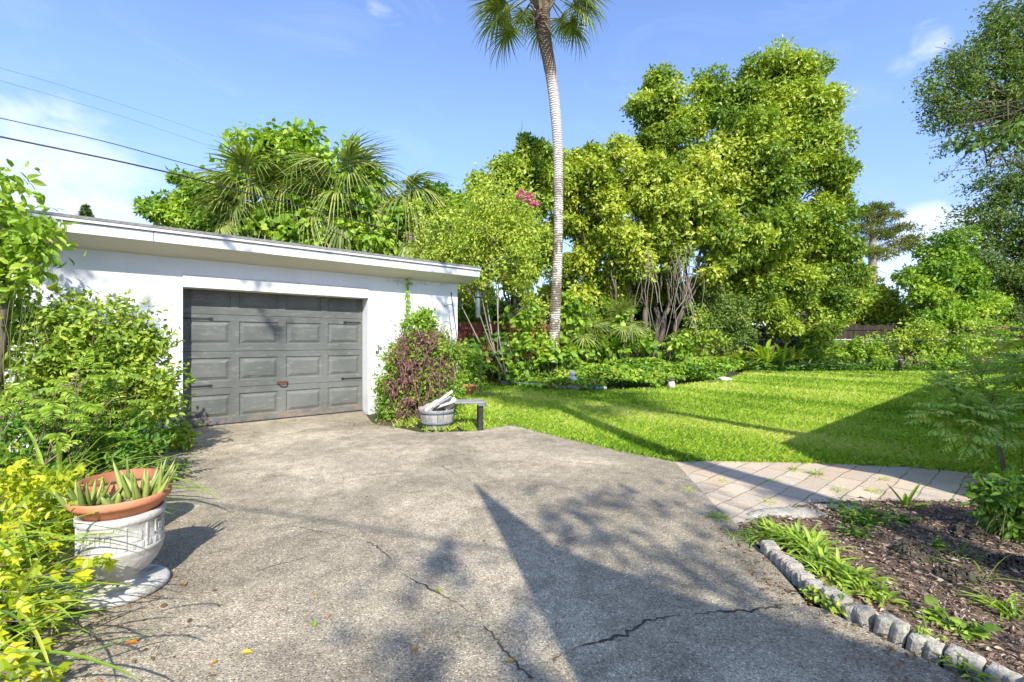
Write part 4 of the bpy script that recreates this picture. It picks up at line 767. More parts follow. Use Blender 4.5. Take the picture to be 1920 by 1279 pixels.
def pot(g,c,r0,r1,h,rim=.03,n=28,th=.015): g.lathe([(0,.0),(r0,0),(r1*.97,h-rim-.01),(r1*1.06,h-rim),(r1*1.08,h),(r1*.98,h),(r1*.93,h-rim-.02),(r0*.9,h*.5)],n,c)
b0=G(877,743); t=thing('terracotta_pot','orange terracotta pot under the bushes at the garage corner','plant pot',b0); g=Geo(); pot(g,b0,.12,.17,.27); g.build('body',M['terracotta'],t,b0)
shrub('leafy_bush','small bright bush growing around the terracotta pot at the garage corner','shrub',(b0[0]+.1,b0[1]+.4),[(872,690,22),(890,672,16),(866,715,14),(897,700,18),(905,725,10),(862,670,14)],11.8,220,'leaf_vine',ls=.09,dens=260,per=24,cr=.13)
b0=G(913,741); g=Geo(); g.lathe([(0,.05),(.2,.05),(.22,.03),(.22,0)],18,b0); props(g.build('stepping_stone',M['greystone'],None,b0),'round grey stepping stone in the grass near the terracotta pot','stone')
b0=G(925,722); g=Geo(); pts_=[G(*q_)+[0,0,.07] for q_ in ((912,714),(925,719),(945,724),(975,727),(1005,729),(1040,731),(1066,733))]
pl=np.array(pts_); g.tube(pl,.09,6); props(g.build('bed_border',M['block'],None,b0),'curved pale concrete border along the front of the ground cover','border')
# figurines and stones in the ground cover bed
def ball(g,c,r3,seed=0,n=14,amp=0,m=0,tint=.5):
    th=np.linspace(0,math.pi,n); ph=np.arange(n*2)*math.pi/n; r=RNG(seed); V=np.stack([np.outer(np.sin(th),np.cos(ph)),np.outer(np.sin(th),np.sin(ph)),np.outer(np.cos(th),np.ones(n*2))],-1).reshape(-1,3)
    if amp:
        k=1+sum(amp/(i+1)*np.sin(V@r.normal(size=3)*(2.5+2*i)+r.random()*6) for i in range(5)); V=V*k[:,None]
    i=np.arange(n-1)[:,None]*n*2; j=np.arange(n*2)[None]; j2=(j+1)%(n*2); g.add(V*np.asarray(r3)+np.asarray(c),np.stack([i+j,i+n*2+j,i+n*2+j2,i+j2],-1).reshape(-1,4),tint,m,True)
b0=G(1074,733); t=thing('garden_statue','pale seated stone figurine at the front of the ground cover, largest of the ornaments','statue',b0); g=Geo()
ball(g,b0+[.02,0,.17],(.15,.13,.19),3,amp=.05); ball(g,b0+[-.03,-.06,.31],(.11,.09,.12),4,amp=.04); ball(g,b0+[-.11,-.08,.12],(.06,.1,.06)); ball(g,b0+[.11,-.1,.08],(.07,.12,.06)); g.tube([b0+[-.1,-.02,.32],b0+[-.16,-.1,.24],b0+[-.05,-.15,.22]],[.045,.04,.03],8); g.build('body',M['ornament'],t,b0)
g=Geo(); ball(g,b0+[-.02,-.05,.46],(.085,.09,.095),5); ball(g,b0+[-.02,-.14,.44],(.02,.02,.018)); g.build('head',M['ornament'],t,b0)
b0=G(1097,726); t=thing('garden_ornament','small slim whitish ornament with a yellow top right of the seated figurine','ornament',b0); g=Geo(); g.lathe([(0,0),(.08,0),(.06,.08),(.07,.16),(.04,.24),(.05,.28),(0,.31)],14,b0); g.build('body',M['ornament'],t,b0); g=Geo(); g.lathe([(.05,.27),(.04,.34),(0,.42)],12,b0); g.build('tip',M['leaf_gold'],t,b0)
b0=G(1121,732); t=thing('garden_gnome','toppled little figure in blue with white round ends and a red patch','ornament',b0); g=Geo(); ball(g,b0+[.0,0,.08],(.13,.08,.075)); g.build('body',mat('gnome_blue',(.12,.32,.50),(.18,.42,.58),8,.5),t,b0)
g=Geo(); ball(g,b0+[-.19,.03,.14],(.085,.08,.08)); ball(g,b0+[.17,-.03,.06],(.07,.065,.06)); g.build('head',M['trim_white'],t,b0); g=Geo(); g.lathe([(.075,0),(.06,.05),(0,.13)],12,b0+[-.1,.02,.13]); g.build('cap',mat('gnome_red',(.5,.09,.06),(.6,.16,.1),8,.5),t,b0)
b0=G(1259,731); t=thing('garden_ornament','lone pale egg shaped ornament with a brown top at the lawn edge','ornament',b0); g=Geo(); ball(g,b0+[0,0,.13],(.1,.1,.14),7,amp=.03); g.build('body',M['ornament'],t,b0); g=Geo(); ball(g,b0+[-.01,-.01,.26],(.085,.08,.05),8,amp=.05); ball(g,b0+[-.06,-.04,.31],(.025,.02,.03)); ball(g,b0+[.05,-.04,.31],(.025,.02,.03)); g.build('head',M['bark'],t,b0)
for (px,py,rx,rz_,lab) in ((1358,716,.22,.1,'flat pinkish stone at the right end of the ground cover'),(1333,721,.14,.07,'smaller grey stone left of the flat one at the lawn edge'),(1216,733,.16,.05,'low brown stone between the ornaments at the lawn edge')):
    b0=G(px,py); g=Geo(); ball(g,b0+[0,0,rz_*.6],(rx,rx*.7,rz_),px,amp=.1); props(g.build('stone',M['ornament'] if px>1340 else M['rock'],None,b0),lab,'stone')
# ground cover
r=RNG(230); gc_poly=gp((895,716),(930,724),(1000,731),(1100,738),(1200,733),(1300,724),(1388,708))+[tuple(at(1330,20.5)[:2]),tuple(at(1150,19)[:2]),tuple(at(1000,17)[:2]),tuple(at(880,15.5)[:2])]
N=70000; X=r.uniform(-2,10,N); Y=r.uniform(11,21,N); pts=np.stack([X,Y],-1); pts=pts[inpoly(pts+r.normal(size=pts.shape)*.12,gc_poly)]; N=len(pts)
hm=.28+.2*np.sin(pts[:,0]*1.9+pts[:,1]*.7)+.16*np.sin(pts[:,0]*.8-pts[:,1]*2.1+1)+.10*np.sin(pts[:,0]*5.3+pts[:,1]*3.1); hm=np.clip(hm+.05*(pts[:,1]-12),.12,.75)
z=hm*(.55+.45*r.random(N)**.5); d=np.stack([r.normal(size=N),r.normal(size=N)-.4,r.normal(size=N)*.4-.35],-1); up=np.stack([r.normal(size=N)*.45,r.normal(size=N)*.45-.35,np.ones(N)],-1)
g=Geo(); leaves(g,HE,np.c_[pts,z],d,up,.06+.08*r.random(N)**2,.8,np.clip(.45+.25*np.sin(pts[:,0]*2.3+1)*np.sin(pts[:,1]*1.7)+r.normal(size=N)*.25,0,1)); props(g.build('ground_cover',M['leaf_vine'],None,None),'leafy light green ground cover filling the bed beneath the trees','ground cover',kind='stuff')
shrub('low_shrub','low dense fine leaved mound at the left end of the ground cover','shrub',at(968,14.6)[:2],[(945,700,24),(980,696,28),(1012,702,20),(925,708,16)],14.6,231,'leaf_deep',ls=.09,wid=.4,dens=240,per=30,cr=.16)
shrub('leafy_mound','bright heart leaved mound at the foot of the tall palm','plant',at(1036,14.4)[:2],[(1036,652,20),(1020,668,18),(1055,668,18)],14.4,232,'leaf_vine',HE,.17,.85,70,26,.2)
for lab,bl,Y_,sd in (('heart leaved vine climbing the stems just left of the tall palm',[(965,600,18),(975,640,20),(960,670,18),(985,580,16),(968,690,16),(950,640,14)],14.1,233),
                    ('vine hanging in the gap right of the tall palm',[(1075,560,18),(1080,600,18),(1070,640,18),(1085,660,18),(1062,585,14)],15.6,234),
                    ('vine wrapped round the multi stemmed trunks',[(1140,620,22),(1150,655,24),(1165,590,18),(1270,640,18),(1285,665,16),(1110,650,22),(1225,655,16)],16.6,235),
                    ('vine tumbling over the top of the dark fence, below the drooping tree',[(1535,590,22),(1540,620,20),(1550,650,18),(1525,640,12)],23.2,236),
                    ('dark vine on the red fence near the garage corner',[(880,640,14),(905,655,16),(925,640,14),(895,680,16),(935,670,16)],14.0,237)):
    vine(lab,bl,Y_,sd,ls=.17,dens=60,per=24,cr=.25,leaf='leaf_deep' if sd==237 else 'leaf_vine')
# hanging dead vines among the trunks
t=thing('dead_vine','pale leafless vines dangling among the multi stemmed trunks','vine',at(1262,16.8)); r=RNG(240); b0=at(1262,16.8); g=Geo()
for k in range(26):
    px=r.choice([1215,1225,1262,1272,1280,1290])+r.normal()*8; a=P(px,r.uniform(450,500),16.6+r.normal()*.4); e=P(px+r.normal()*22,r.uniform(560,640),16.4+r.normal()*.4); q_=np.linspace(0,1,7)[:,None]; p_=a+(e-a)*q_+np.sin(q_*9+r.random()*6)*np.array([[.12,.05,0]])*r.normal(); g.tube(p_,.012,4,0,r.random(),cap=False)
g.build('stems',M['bark_pale'],t,b0)
for lab,px,py,Y_,sd in (('saw palmetto fan in the ground cover near the dark fence',1278,672,17.8,241),('palmetto fans drooping beside the multi stemmed trunks',1170,585,16.5,242),('palmetto fans hanging right of the tall palm trunk',1095,600,16.0,243)):
    t=thing('palmetto',lab,'palm',at(px,Y_),'palmettos under the trees'); r=RNG(sd); g=Geo(); fan(g,.45,.75,r,24,.35); m_=g.build('frond',[M['leaf_palm'],M['stem_green']],t); h_=P(px,py+18,Y_)[2]
    g=Geo(); g.tube([at(px,Y_),at(px,Y_)+[0,0,h_]],.07,7); g.build('trunk',M['bark'],t,at(px,Y_))
    for k in range(9): put(m_,t,(0,0,h_),R(r.uniform(180,360) if k<6 else r.uniform(0,180)),R(r.uniform(-30,65)),R(r.normal()*20),.8+.3*r.random())
# crinum lilies and arecas at the far edge
for k,(px,py,L,lab) in enumerate(((1362,694,1.15,'strap leaved lily clump next to the ground cover, leftmost at the lawn\'s far edge'),(1405,696,1.2,'strap leaved lily clump second from the ground cover at the lawn\'s far edge'),(1448,698,1.4,'largest strap leaved lily clump with thick pale bases before the dark fence'),(1492,695,1.1,'strap leaved lily clump right of the largest one'),(1528,694,.8,'low strap leaved lily clump below the vine on the dark fence'))):
    b0=G(px,py); t=thing('crinum_lily',lab,'plant',b0,'strap leaved lilies at the far edge of the lawn'); r=RNG(250+k); g=Geo()
    for q_ in range(4 if k==2 else 3):
        c=b0+np.array([r.normal()*.28,r.random()*.4,0]); g.tube([c,c+[0,0,.25],c+[r.normal()*.05,0,.45]],[.07,.06,.03],8,1,.6); straps(g,c+[0,0,.35],14,L*1.35,.14,r,(.1,1.05),.8,.05,(.3,.95))
    g.build('leaves',[M['leaf_strap'],M['leaf_pale']],t,b0)
am={}
for k,(px,py,L,nf,lab) in enumerate(((1622,694,1.35,11,'areca palm with arching fronds before the second chain link post'),(1660,690,1.1,8,'smaller areca palm tucked between two larger ones'),(1708,693,1.7,13,'tall areca palm behind the black solar light'),(1752,690,1.5,10,'areca palm with one yellow frond at the right of the solar light'),(1810,692,1.5,12,'areca palm half hidden by the bronze tipped shrub'),(1570,690,.9,9,'low areca palm next to the lily clumps'))):
    b0=G(px,py); t=thing('areca_palm',lab,'palm',b0,'areca palms along the chain link fence'); r=RNG(260+k); g=Geo()
    for q_ in range(5): g.tube([b0+[r.normal()*.12,r.normal()*.1,0],b0+[r.normal()*.1,0,.3*L],b0+[r.normal()*.15,0,.5*L]],[.03,.028,.02],6)
    g.build('canes',M['stem_green'],t,b0)
    for q_ in range(nf):
        g=Geo(); a=q_*2.4+r.normal()*.3; e=r.uniform(.25,1.1); pinnate(g,b0+[0,0,.42*L],np.array([math.cos(a)*math.sin(e),math.sin(a)*math.sin(e),math.cos(e)]),L*r.uniform(.8,1.1),24,.36,.09,r,.9,0,1,(.1,.8) if q_%5 else (.7,1),T=RH,ang=62,hang=.35,sr=.012); g.build('frond',[M['leaf_gold'] if (k==3 and q_==4) else M['leaf_vine' if q_%3 else 'leaf_strap'],M['stem_green']],t,b0)
r=RNG(270); N=9000; px=r.uniform(1395,1960,N); Yv=r.uniform(19.6,22.2,N); pts=np.stack([(px-CX)/FPX*Yv,Yv,.05+.28*r.random(N)*(1+.5*np.sin(px*.05))],-1); pts[:,1]-=0
g=Geo(); leaves(g,RH,pts,np.stack([r.normal(size=N),r.normal(size=N)-.5,r.random(N)*.8],-1),np.stack([r.normal(size=N)*.4,-.4*np.ones(N),np.ones(N)],-1),.16+.14*r.random(N),.3,r.random(N)); props(g.build('undergrowth',M['leaf_deep']),'tangled low green undergrowth along the far edge of the lawn','undergrowth',kind='stuff')
b0=G(1688,699); t=thing('solar_light','short black solar light standing at the far edge of the lawn','lamp',b0); g=Geo(); g.lathe([(0,0),(.07,0),(.07,.42),(.08,.44),(.08,.52),(0,.54)],12,b0); g.build('post',M['dark_metal'],t,b0); g=Geo(); g.lathe([(.1,.53),(.1,.56),(.03,.585),(0,.585)],12,b0); g.build('cap',M['grey_plastic'],t,b0)

for lab,bl,Y_,sd,lf,L in (('fern green bush at the far lawn edge under the pale young tree',[(1590,655,26),(1625,650,22),(1560,665,20)],21.5,280,'leaf_vine',.16),('leafy bush at the far lawn edge behind the areca palms',[(1680,640,24),(1730,630,28),(1770,645,26)],21.2,281,'leaf_mid',.14),('mixed green bush before the chain link fence at the right edge',[(1820,640,30),(1870,650,30),(1920,650,34),(1850,620,24)],20.2,282,'leaf_vine',.13),('low bright bush beside the black solar light',[(1650,680,16),(1720,680,16),(1745,672,18),(1780,678,18)],19.8,283,'leaf_vine',.12)):
    shrub('leafy_bush',lab,'shrub',at(bl[0][0],Y_)[:2],bl,Y_,sd,lf,ls=L,dens=70,per=34,cr=.22,yel=.1,group='bushes along the chain link fence')

for lab,bl,Y_,sd,lf in (('leafy bush filling the gap at the foot of the multi stemmed trunks',[(1120,615,26),(1160,630,26),(1200,640,24),(1140,590,22)],17.2,290,'leaf_vine'),('leafy bush under the hanging dead vines right of the trunks',[(1300,625,26),(1330,640,22),(1275,650,20),(1300,590,20)],17.4,291,'leaf_mid'),('leafy bush covering the red fence between crape myrtle and tall palm',[(985,610,26),(1005,640,22),(1010,580,22)],15.2,292,'leaf_mid'),('leafy bush right of the tall palm before the red fence',[(1075,625,22),(1095,590,22),(1060,595,16)],16.2,293,'leaf_vine')):
    shrub('leafy_bush',lab,'shrub',at(bl[0][0],Y_)[:2],bl,Y_,sd,lf,ls=.14,dens=80,per=34,cr=.22,yel=.05,group='bushes under the trees')
# ------------------------------------------------------------------ foreground left
shrub('garden_shrub','big glossy leaved shrub in front of the white wall left of the garage door','shrub',(-4.45,5.0),
  [(120,590,42),(190,600,50),(70,660,60),(150,670,70),(235,660,52),(275,640,26),(60,745,70),(150,755,75),(240,745,65),(300,700,28),(40,600,36),(250,600,22),(290,760,34)],4.9,300,'leaf_mid',ls=.066,dens=560,per=32,cr=.12,stems=40,yel=-.02,gap=.2,T=OV)
shrub('low_shrub','small yellow green bush at the foot of the garage door\'s left jamb','shrub',(-4.3,5.75),[(320,800,22),(338,830,18),(300,830,24),(330,770,14),(285,810,20)],5.6,301,'leaf_vine',ls=.07,dens=520,per=24,cr=.1,yel=.2)
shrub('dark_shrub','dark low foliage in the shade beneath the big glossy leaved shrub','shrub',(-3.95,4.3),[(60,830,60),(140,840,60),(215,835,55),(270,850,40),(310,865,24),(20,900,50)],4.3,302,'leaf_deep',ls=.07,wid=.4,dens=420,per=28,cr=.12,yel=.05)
t=thing('fern_shrub','feathery leaved plant arching out in front of the big shrub','shrub',(-4.1,4.2,0)); r=RNG(303); b0=np.array([-4.1,4.2,0])
for k in range(60):
    s=P(r.uniform(0,250),r.uniform(690,830),4.2+.3*r.normal()); g=Geo(); a=r.normal()*.9; pinnate(g,s,np.array([math.cos(a),math.sin(a)*.7-.3,.25+.3*r.normal()]),.34+.16*r.random(),13,.085,.34,r,.5,0,1,(.25,.95),ang=65,hang=.1,sr=.0035); g.build('frond',[M['leaf_vine'],M['stem_green']],t,b0)
g=Geo()
for k in range(22): limb(g,b0+[r.normal()*.3,r.normal()*.2,0],P(r.uniform(30,250),r.uniform(690,800),4.2+.3*r.normal()),.009,.004,r,.08,6,4)
g.build('stems',M['twig'],t,b0)
t=shrub('young_tree','tall leafy sapling rising along the left edge over the garage roof','tree',(-5.15,4.55),[(12,330,22),(30,385,26),(62,402,20),(20,430,40),(62,440,34),(28,480,44),(70,480,26),(20,530,34),(55,525,22),(-30,450,60),(-40,350,40),(85,455,14),(88,415,12),(-20,560,40)],4.6,304,'leaf_vine',ls=.11,wid=.48,dens=330,per=15,cr=.12,stems=8,sr=.004,yel=.1,gap=.2,bark='stem_green')
g=Geo(); b0=np.array([-5.15,4.55,0]); limb(g,b0,P(8,430,4.6),.06,.03,RNG(305),.02,8,8); g.build('trunk',M['bark'],t,b0)
# strap-leaved clumps
for k,(x,y,n,L,wd,lf,lab) in enumerate(((-3.35,3.0,200,.85,.016,'leaf_strap','fountain of thin arching grassy leaves left of the white urn'),(-2.82,2.42,130,.5,.014,'leaf_strap','finer grassy tuft leaning against the white urn'),(-3.5,3.5,70,1.15,.024,'leaf_pale','tall broad bladed clump behind the fountain of grassy leaves'),(-2.42,2.02,90,.6,.013,'leaf_strap','loose broad blades at the bottom left below the yellow vine'))):
    b0=np.array([x,y,0]); t=thing('grass_clump',lab,'plant',b0,'grassy clumps at the left'); r=RNG(310+k); g=Geo()
    for _ in range(n):
        a=r.normal()*1.0-.15; e=r.uniform(.25,1.25); d=np.array([math.cos(a)*math.sin(e),math.sin(a)*math.sin(e)*.8,math.cos(e)]); ribbon(g,b0+np.array([r.normal()*.12,r.normal()*.12,.02]),d,L*(.6+.5*r.random()),wd*(.7+.6*r.random()),r,.75*(.6+.8*r.random()),7,.2+.75*r.random())
    g.build('leaves',M[lf],t,b0)
    if k in (0,1):
        g=Geo()
        for _ in range(26): a=r.normal()*1.2; e=r.uniform(.9,1.5); ribbon(g,b0+np.array([r.normal()*.15,r.normal()*.15,.05]),(math.cos(a)*math.sin(e),math.sin(a)*math.sin(e),math.cos(e)),L*.7,wd*.8,r,.5,6,r.random())
        g.build('dry_leaves',M['leaf_dead'],t,b0)
# golden vine
t=thing('golden_vine','golden yellow lobed leaf vine trailing over the bottom left corner','vine',(-2.75,2.15,0)); r=RNG(320); b0=np.array([-2.75,2.15,0]); g=Geo(); gs=Geo()
for (px,py,Y_) in ((200,1040,2.15),(185,1065,2.1),(150,880,2.75),(95,880,2.6),(60,900,2.5),(120,930,2.6),(60,960,2.35),(30,930,2.3),(110,1010,2.3),(150,1130,2.05),(120,1200,1.85),(70,1170,1.85),(90,1245,1.75),(30,1240,1.65),(20,1110,1.95),(140,1110,2.15),(45,1040,2.1),(20,1010,2.0),(60,1275,1.6),(110,1270,1.7),(20,900,2.5),(75,925,2.45),(140,905,2.7),(50,985,2.25),(15,1060,1.95),(85,1065,2.1),(130,1150,1.95),(50,1120,1.95),(10,1170,1.8),(60,1225,1.72),(25,1275,1.6),(10,880,2.4),(40,865,2.6)):
    e=P(px,py,Y_); s=b0+np.array([r.normal()*.15,r.normal()*.15,.1]); s=s*.5+e*.5-np.array([.25,0,.1]); m_=(s+e)/2+np.array([0,0,.10]); q_=np.linspace(0,1,9)[:,None]; p_=(1-q_)**2*s+2*q_*(1-q_)*m_+q_*q_*e; gs.tube(p_,np.linspace(.0045,.002,9),4,0,r.random())
    N=14; ix=r.uniform(1.2,8,N); pos=np.stack([np.interp(ix,np.arange(9),p_[:,c]) for c in range(3)],-1)+r.normal(size=(N,3))*.02
    leaves(g,LO,pos,np.stack([r.normal(size=N)*.35+.25,r.normal(size=N)*.3-.25,-.8-.3*r.random(N)],-1),np.array([-.05,-.65,.85])+r.normal(size=(N,3))*.16,.045+.04*r.random(N),.9,np.clip(.42+.3*r.normal(size=N),0,1))
g.build('leaves',M['leaf_gold'],t,b0); gs.build('stems',M['twig'],t,b0)
g=Geo(); r=RNG(321)
crown(g,[blob(b,2.3) for b in ((40,900,50),(95,930,36),(30,1000,50),(90,1010,34),(20,1090,50),(70,1130,36),(30,1190,50),(95,1220,40),(40,1265,46),(120,1180,26))],r,620,20,.07,.036,.5,T=OV,shell=.1,gap=.1,yel=-.22,droop=.4)
g.build('small_leaves',M['leaf_gold'],t,b0); g=Geo()
for k in range(110):
    s0=P(r.uniform(-60,60),r.uniform(930,1279),2.05+.3*r.normal()); a=r.normal()*.6; e=r.uniform(.7,1.5); ribbon(g,s0-[0,0,.12],(math.cos(a)*math.sin(e),math.sin(a)*math.sin(e),math.cos(e)),.28+.25*r.random(),.009+.006*r.random(),r,.5,6,r.random())
g.build('grass_blades',M['leaf_strap'],t,b0)
# pedestal urn, terracotta bowl, aloes
ub=np.array([-2.10,2.45,.012]); t=thing('pedestal_urn','white pedestal urn with a raised key pattern on a round foot at the drive edge','urn',ub); g=Geo()
g.lathe([(0,0),(.205,0),(.216,.012),(.214,.03),(.20,.042),(.12,.05),(.085,.058),(.082,.075),(.11,.092),(.16,.12),(.20,.16),(.225,.205),(.232,.235),(.236,.24),(.236,.25),(.228,.256),(.226,.385),(.236,.392),(.242,.40),(.242,.43),(.225,.435),(.2,.40)],48,ub); _o=g.build('body',M['plaster'],t,ub); _v=np.array([v.co[:] for v in _o.data.vertices]); _k=np.where(_v[:,2]>.07,.78,.97); _v[:,0]*=_k; _v[:,1]*=_k; _o.data.vertices.foreach_set('co',_v.astype(np.float32).ravel())
g=Geo()
def arc(a0,a1,z0,z1,r0=.175,r1=.183):
    n=max(2,int(abs(a1-a0)/.05)+1); a=np.linspace(a0,a1,n); V=[]
    for rr_,z in ((r0,z0),(r1,z0),(r1,z1),(r0,z1)): V+=[(rr_*math.cos(x),rr_*math.sin(x),z) for x in a]
    i=np.arange(n-1); F=np.concatenate([np.stack([k*n+i,k*n+i+1,((k+1)%4)*n+i+1,((k+1)%4)*n+i],-1) for k in range(4)]); g.add(np.array(V)+ub,F); g.add(np.array([V[0],V[n],V[2*n],V[3*n]])+ub,[[0,1,2,3]]); g.add(np.array([V[n-1],V[2*n-1],V[3*n-1],V[4*n-1]])+ub,[[3,2,1,0]])
wk=.0095; U=2*math.pi/18
for k in range(18):
    a=k*U
    if k%6<3:
        arc(a,a+U,.375,.375+wk); arc(a,a+.04,.305,.375); arc(a,a+U*.8,.305,.305+wk); arc(a+U*.8-.04,a+U*.8,.314,.355); arc(a+U*.32,a+U*.8,.346,.355); arc(a+U*.32,a+U*.32+.04,.327,.346)
    elif k%6==4:
        arc(a-.1,a-.06,.265,.38); arc(a+U+.06,a+U+.1,.265,.38); arc(a+.05,a+U-.05,.30,.35,r1=.1815)
for k in range(30): a=k*2*math.pi/30; arc(a,a+.07,.262,.290,r1=.181)
g.build('key_pattern',M['plaster'],t,ub)
bb=ub+[0.,0,.40]; t=thing('terracotta_bowl','wide orange terracotta bowl sitting on the white urn','plant pot',bb); t.scale=(.76,.76,.9); g=Geo()
g.lathe([(0,.015),(.17,.0),(.215,.035),(.255,.085),(.272,.092),(.282,.104),(.284,.128),(.276,.138),(.262,.136),(.252,.10),(.23,.085)],48,bb); g.build('body',M['terracotta'],t,bb)
g=Geo(); g.lathe([(0,.10),(.25,.088)],32,bb); g.build('soil',mat('dry_soil',(.22,.15,.10),(.40,.29,.21),30,1,.01,70),t,bb)
def aloe(label,c,n,L,seed):
    t=thing('aloe_plant',label,'plant',c,'aloes in the terracotta bowl'); r=RNG(seed); g=Geo()
    for k in range(n):
        a=r.random()*6.28; e=r.uniform(.05,.75); Lk=L*(.6+.5*r.random()); d=np.array([math.cos(a)*math.sin(e),math.sin(a)*math.sin(e),math.cos(e)]); s=np.linspace(0,1,6)[:,None]; p_=c+np.array([math.cos(a),math.sin(a),0])*.03*r.random()*3+s*d*Lk+s**2*np.array([0,0,.12*Lk])+s**2*np.array([[-math.cos(a),-math.sin(a),0]])*.1*Lk*(r.random()-.3); g.tube(p_,np.array([.014,.015,.0135,.011,.007,.001])*(.7+.5*r.random()),6,0,r.random())
    g.build('leaves',M['aloe'],t,c)
aloe('aloe clump at the front left of the terracotta bowl',bb+[-.09,-.08,.08],13,.15,330); aloe('taller aloe clump at the right of the terracotta bowl',bb+[.09,.03,.08],20,.19,331); aloe('sparse small aloe shoots between the two aloe clumps',bb+[.02,-.05,.08],9,.07,332)
c=np.array([-2.62,3.05,0]); t=thing('terracotta_pot','tall dull terracotta pot standing behind the white urn','plant pot',c); g=Geo(); pot(g,c,.15,.2,.44,.05); g.build('body',M['terra_dark'],t,c); g=Geo(); g.lathe([(0,.38),(.18,.375)],20,c); g.build('soil',M['soil'],t,c)
c=np.array([-2.44,2.42,.012]); g=Geo(); g.lathe([(0,.10),(.10,.10),(.15,.085),(.18,.05),(.175,.01),(.16,0)],28,c); props(g.build('stone_disc',M['greystone'],None,c),'dark round stone base beside the foot of the white urn','stone')
# solar spotlight on a stake
c=P(305,735,6.15); b0=np.array([c[0],c[1],0]); t=thing('garden_spotlight','round dark green spotlight on a stake before the white wall','lamp',b0); g=Geo(); ax=nrm(np.array([.35,-.45,.8])); u_=nrm(np.cross(ax,[0,0,1.])); g.tube([c-ax*.07,c-ax*.05,c-ax*.01,c+ax*.0],[.03,.09,.115,.118],20); g.build('lamp_head',mat('spot_green',(.02,.06,.045),(.04,.09,.07),6,.35,spec=.5),t,b0)
g=Geo(); g.tube([c+ax*.0015,c+ax*.004],[.1,.098],20); g.build('lens',M['galv'],t,b0); g=Geo(); g.tube([b0,c-ax*.05],.012,6); g.build('stake',M['dark_metal'],t,b0)
# fallen leaves on the drive
for k,(px,py,L,col,lab) in enumerate(((235,1213,.055,(.45,.16,.02),'orange brown fallen leaf on the drive by the urn'),(345,1105,.05,(.38,.22,.06),'tan curled fallen leaf right of the urn shadow'),(408,1247,.03,(.48,.22,.02),'small round orange fallen leaf near the bottom of the drive'),(452,1232,.05,(.50,.38,.04),'yellow fallen leaf near the bottom of the drive'),(590,1183,.05,(.26,.42,.03),'bright green fallen leaf alone on the drive'),(784,1222,.04,(.34,.15,.05),'reddish fallen leaf beside the long crack'),(945,1248,.045,(.36,.26,.07),'brown fallen leaf low between the long crack and the shade'),(826,1118,.05,(.30,.36,.04),'yellow green leaf caught in the long crack'),(732,846,.05,(.45,.30,.05),'small ochre leaf on the drive below the half barrel'))):
    c=G(px,py)+[0,0,.018]; g=Geo(); a=k*2.1; leaves(g,OV,c,(math.cos(a),math.sin(a),.12),(.2,-.3,1),L,.5,.5); props(g.build('fallen_leaf',mat('fallen_%d'%k,col,tuple(x*.7 for x in col),40,.7),None,c),lab,'leaf','fallen leaves on the drive')

# ------------------------------------------------------------------ foreground right: edging, bed plants, sapling
r=RNG(400); e=np.array([G(*q_)[:2] for q_ in ((1437,1035),(1468,1062),(1505,1092),(1552,1130),(1600,1158),(1655,1185),(1750,1228),(1850,1270),(1930,1308))]+[(2.05,1.45),(2.3,1.1),(2.62,.75)]); s=np.concatenate([[0],np.cumsum(np.linalg.norm(np.diff(e,axis=0),axis=1))])
pos=0.; kb=0
while pos<s[-1]-.1:
    L=.10+.022*r.random(); mid=pos+L/2; c=np.array([np.interp(mid,s,e[:,0]),np.interp(mid,s,e[:,1])]); c2=np.array([np.interp(mid+.02,s,e[:,0]),np.interp(mid+.02,s,e[:,1])]); a=math.atan2(c2[1]-c[1],c2[0]-c[0])+r.normal()*.05
    hgt=.068+.009*r.normal(); n=13; u=np.linspace(-L/2+.003,L/2-.003,n); fr=.034+.016*np.abs(np.sin((u/L+.5)*math.pi*2))**.7+.0012*r.normal(size=n)
    out=np.concatenate([np.stack([u,-fr],-1),np.stack([u[::-1],np.full(n,.036)],-1)]); k=len(out); V=[]
    for z,ins in ((-.02,0),(hgt-.015,0),(hgt-.003,.007),(hgt,.02)):
        q_=out*np.array([1-ins/L*2,1-ins/.06]); V.append(np.c_[q_,np.full(k,z)+(.0015*r.normal(size=k) if z>0 else 0)])
    V=np.concatenate(V); i=np.arange(k); F=np.concatenate([np.stack([m_*k+i,m_*k+(i+1)%k,(m_+1)*k+(i+1)%k,(m_+1)*k+i],-1) for m_ in range(3)])
    tl=r.normal(size=2)*.07; Rm=np.array(Matrix.Rotation(a,3,'Z')@Matrix.Rotation(tl[0],3,'X')@Matrix.Rotation(tl[1],3,'Y')); b0=np.array([c[0],c[1],0]); g=Geo(); g.add(V@Rm.T+b0,F,.5); g.add((V@Rm.T+b0)[3*k:],[list(range(k))])
    props(g.build('edging_block',M['block'],None,b0),'scalloped pale concrete edging block in the curved row between drive and mulch bed','edging block','edging blocks along the mulch bed'); pos+=L+.004; kb+=1
def rock(label,px,py,rx,ry,rz_,seed,m='rock'):
    b0=G(px,py); g=Geo(); rx*=.66; ry*=.66; rz_*=.5; ball(g,b0+[0,0,rz_*.3],(rx,ry,rz_),seed,40,.16); o=g.build('rock',M[m],None,b0); props(o,label,'rock','rocks in the mulch bed')
    r=RNG(seed); me=o.data; co_=np.empty(len(me.vertices)*3,np.float32); me.vertices.foreach_get('co',co_); co_=co_.reshape(-1,3); co_+=(r.normal(size=co_.shape)*.005).astype(np.float32); me.vertices.foreach_set('co',co_.ravel())
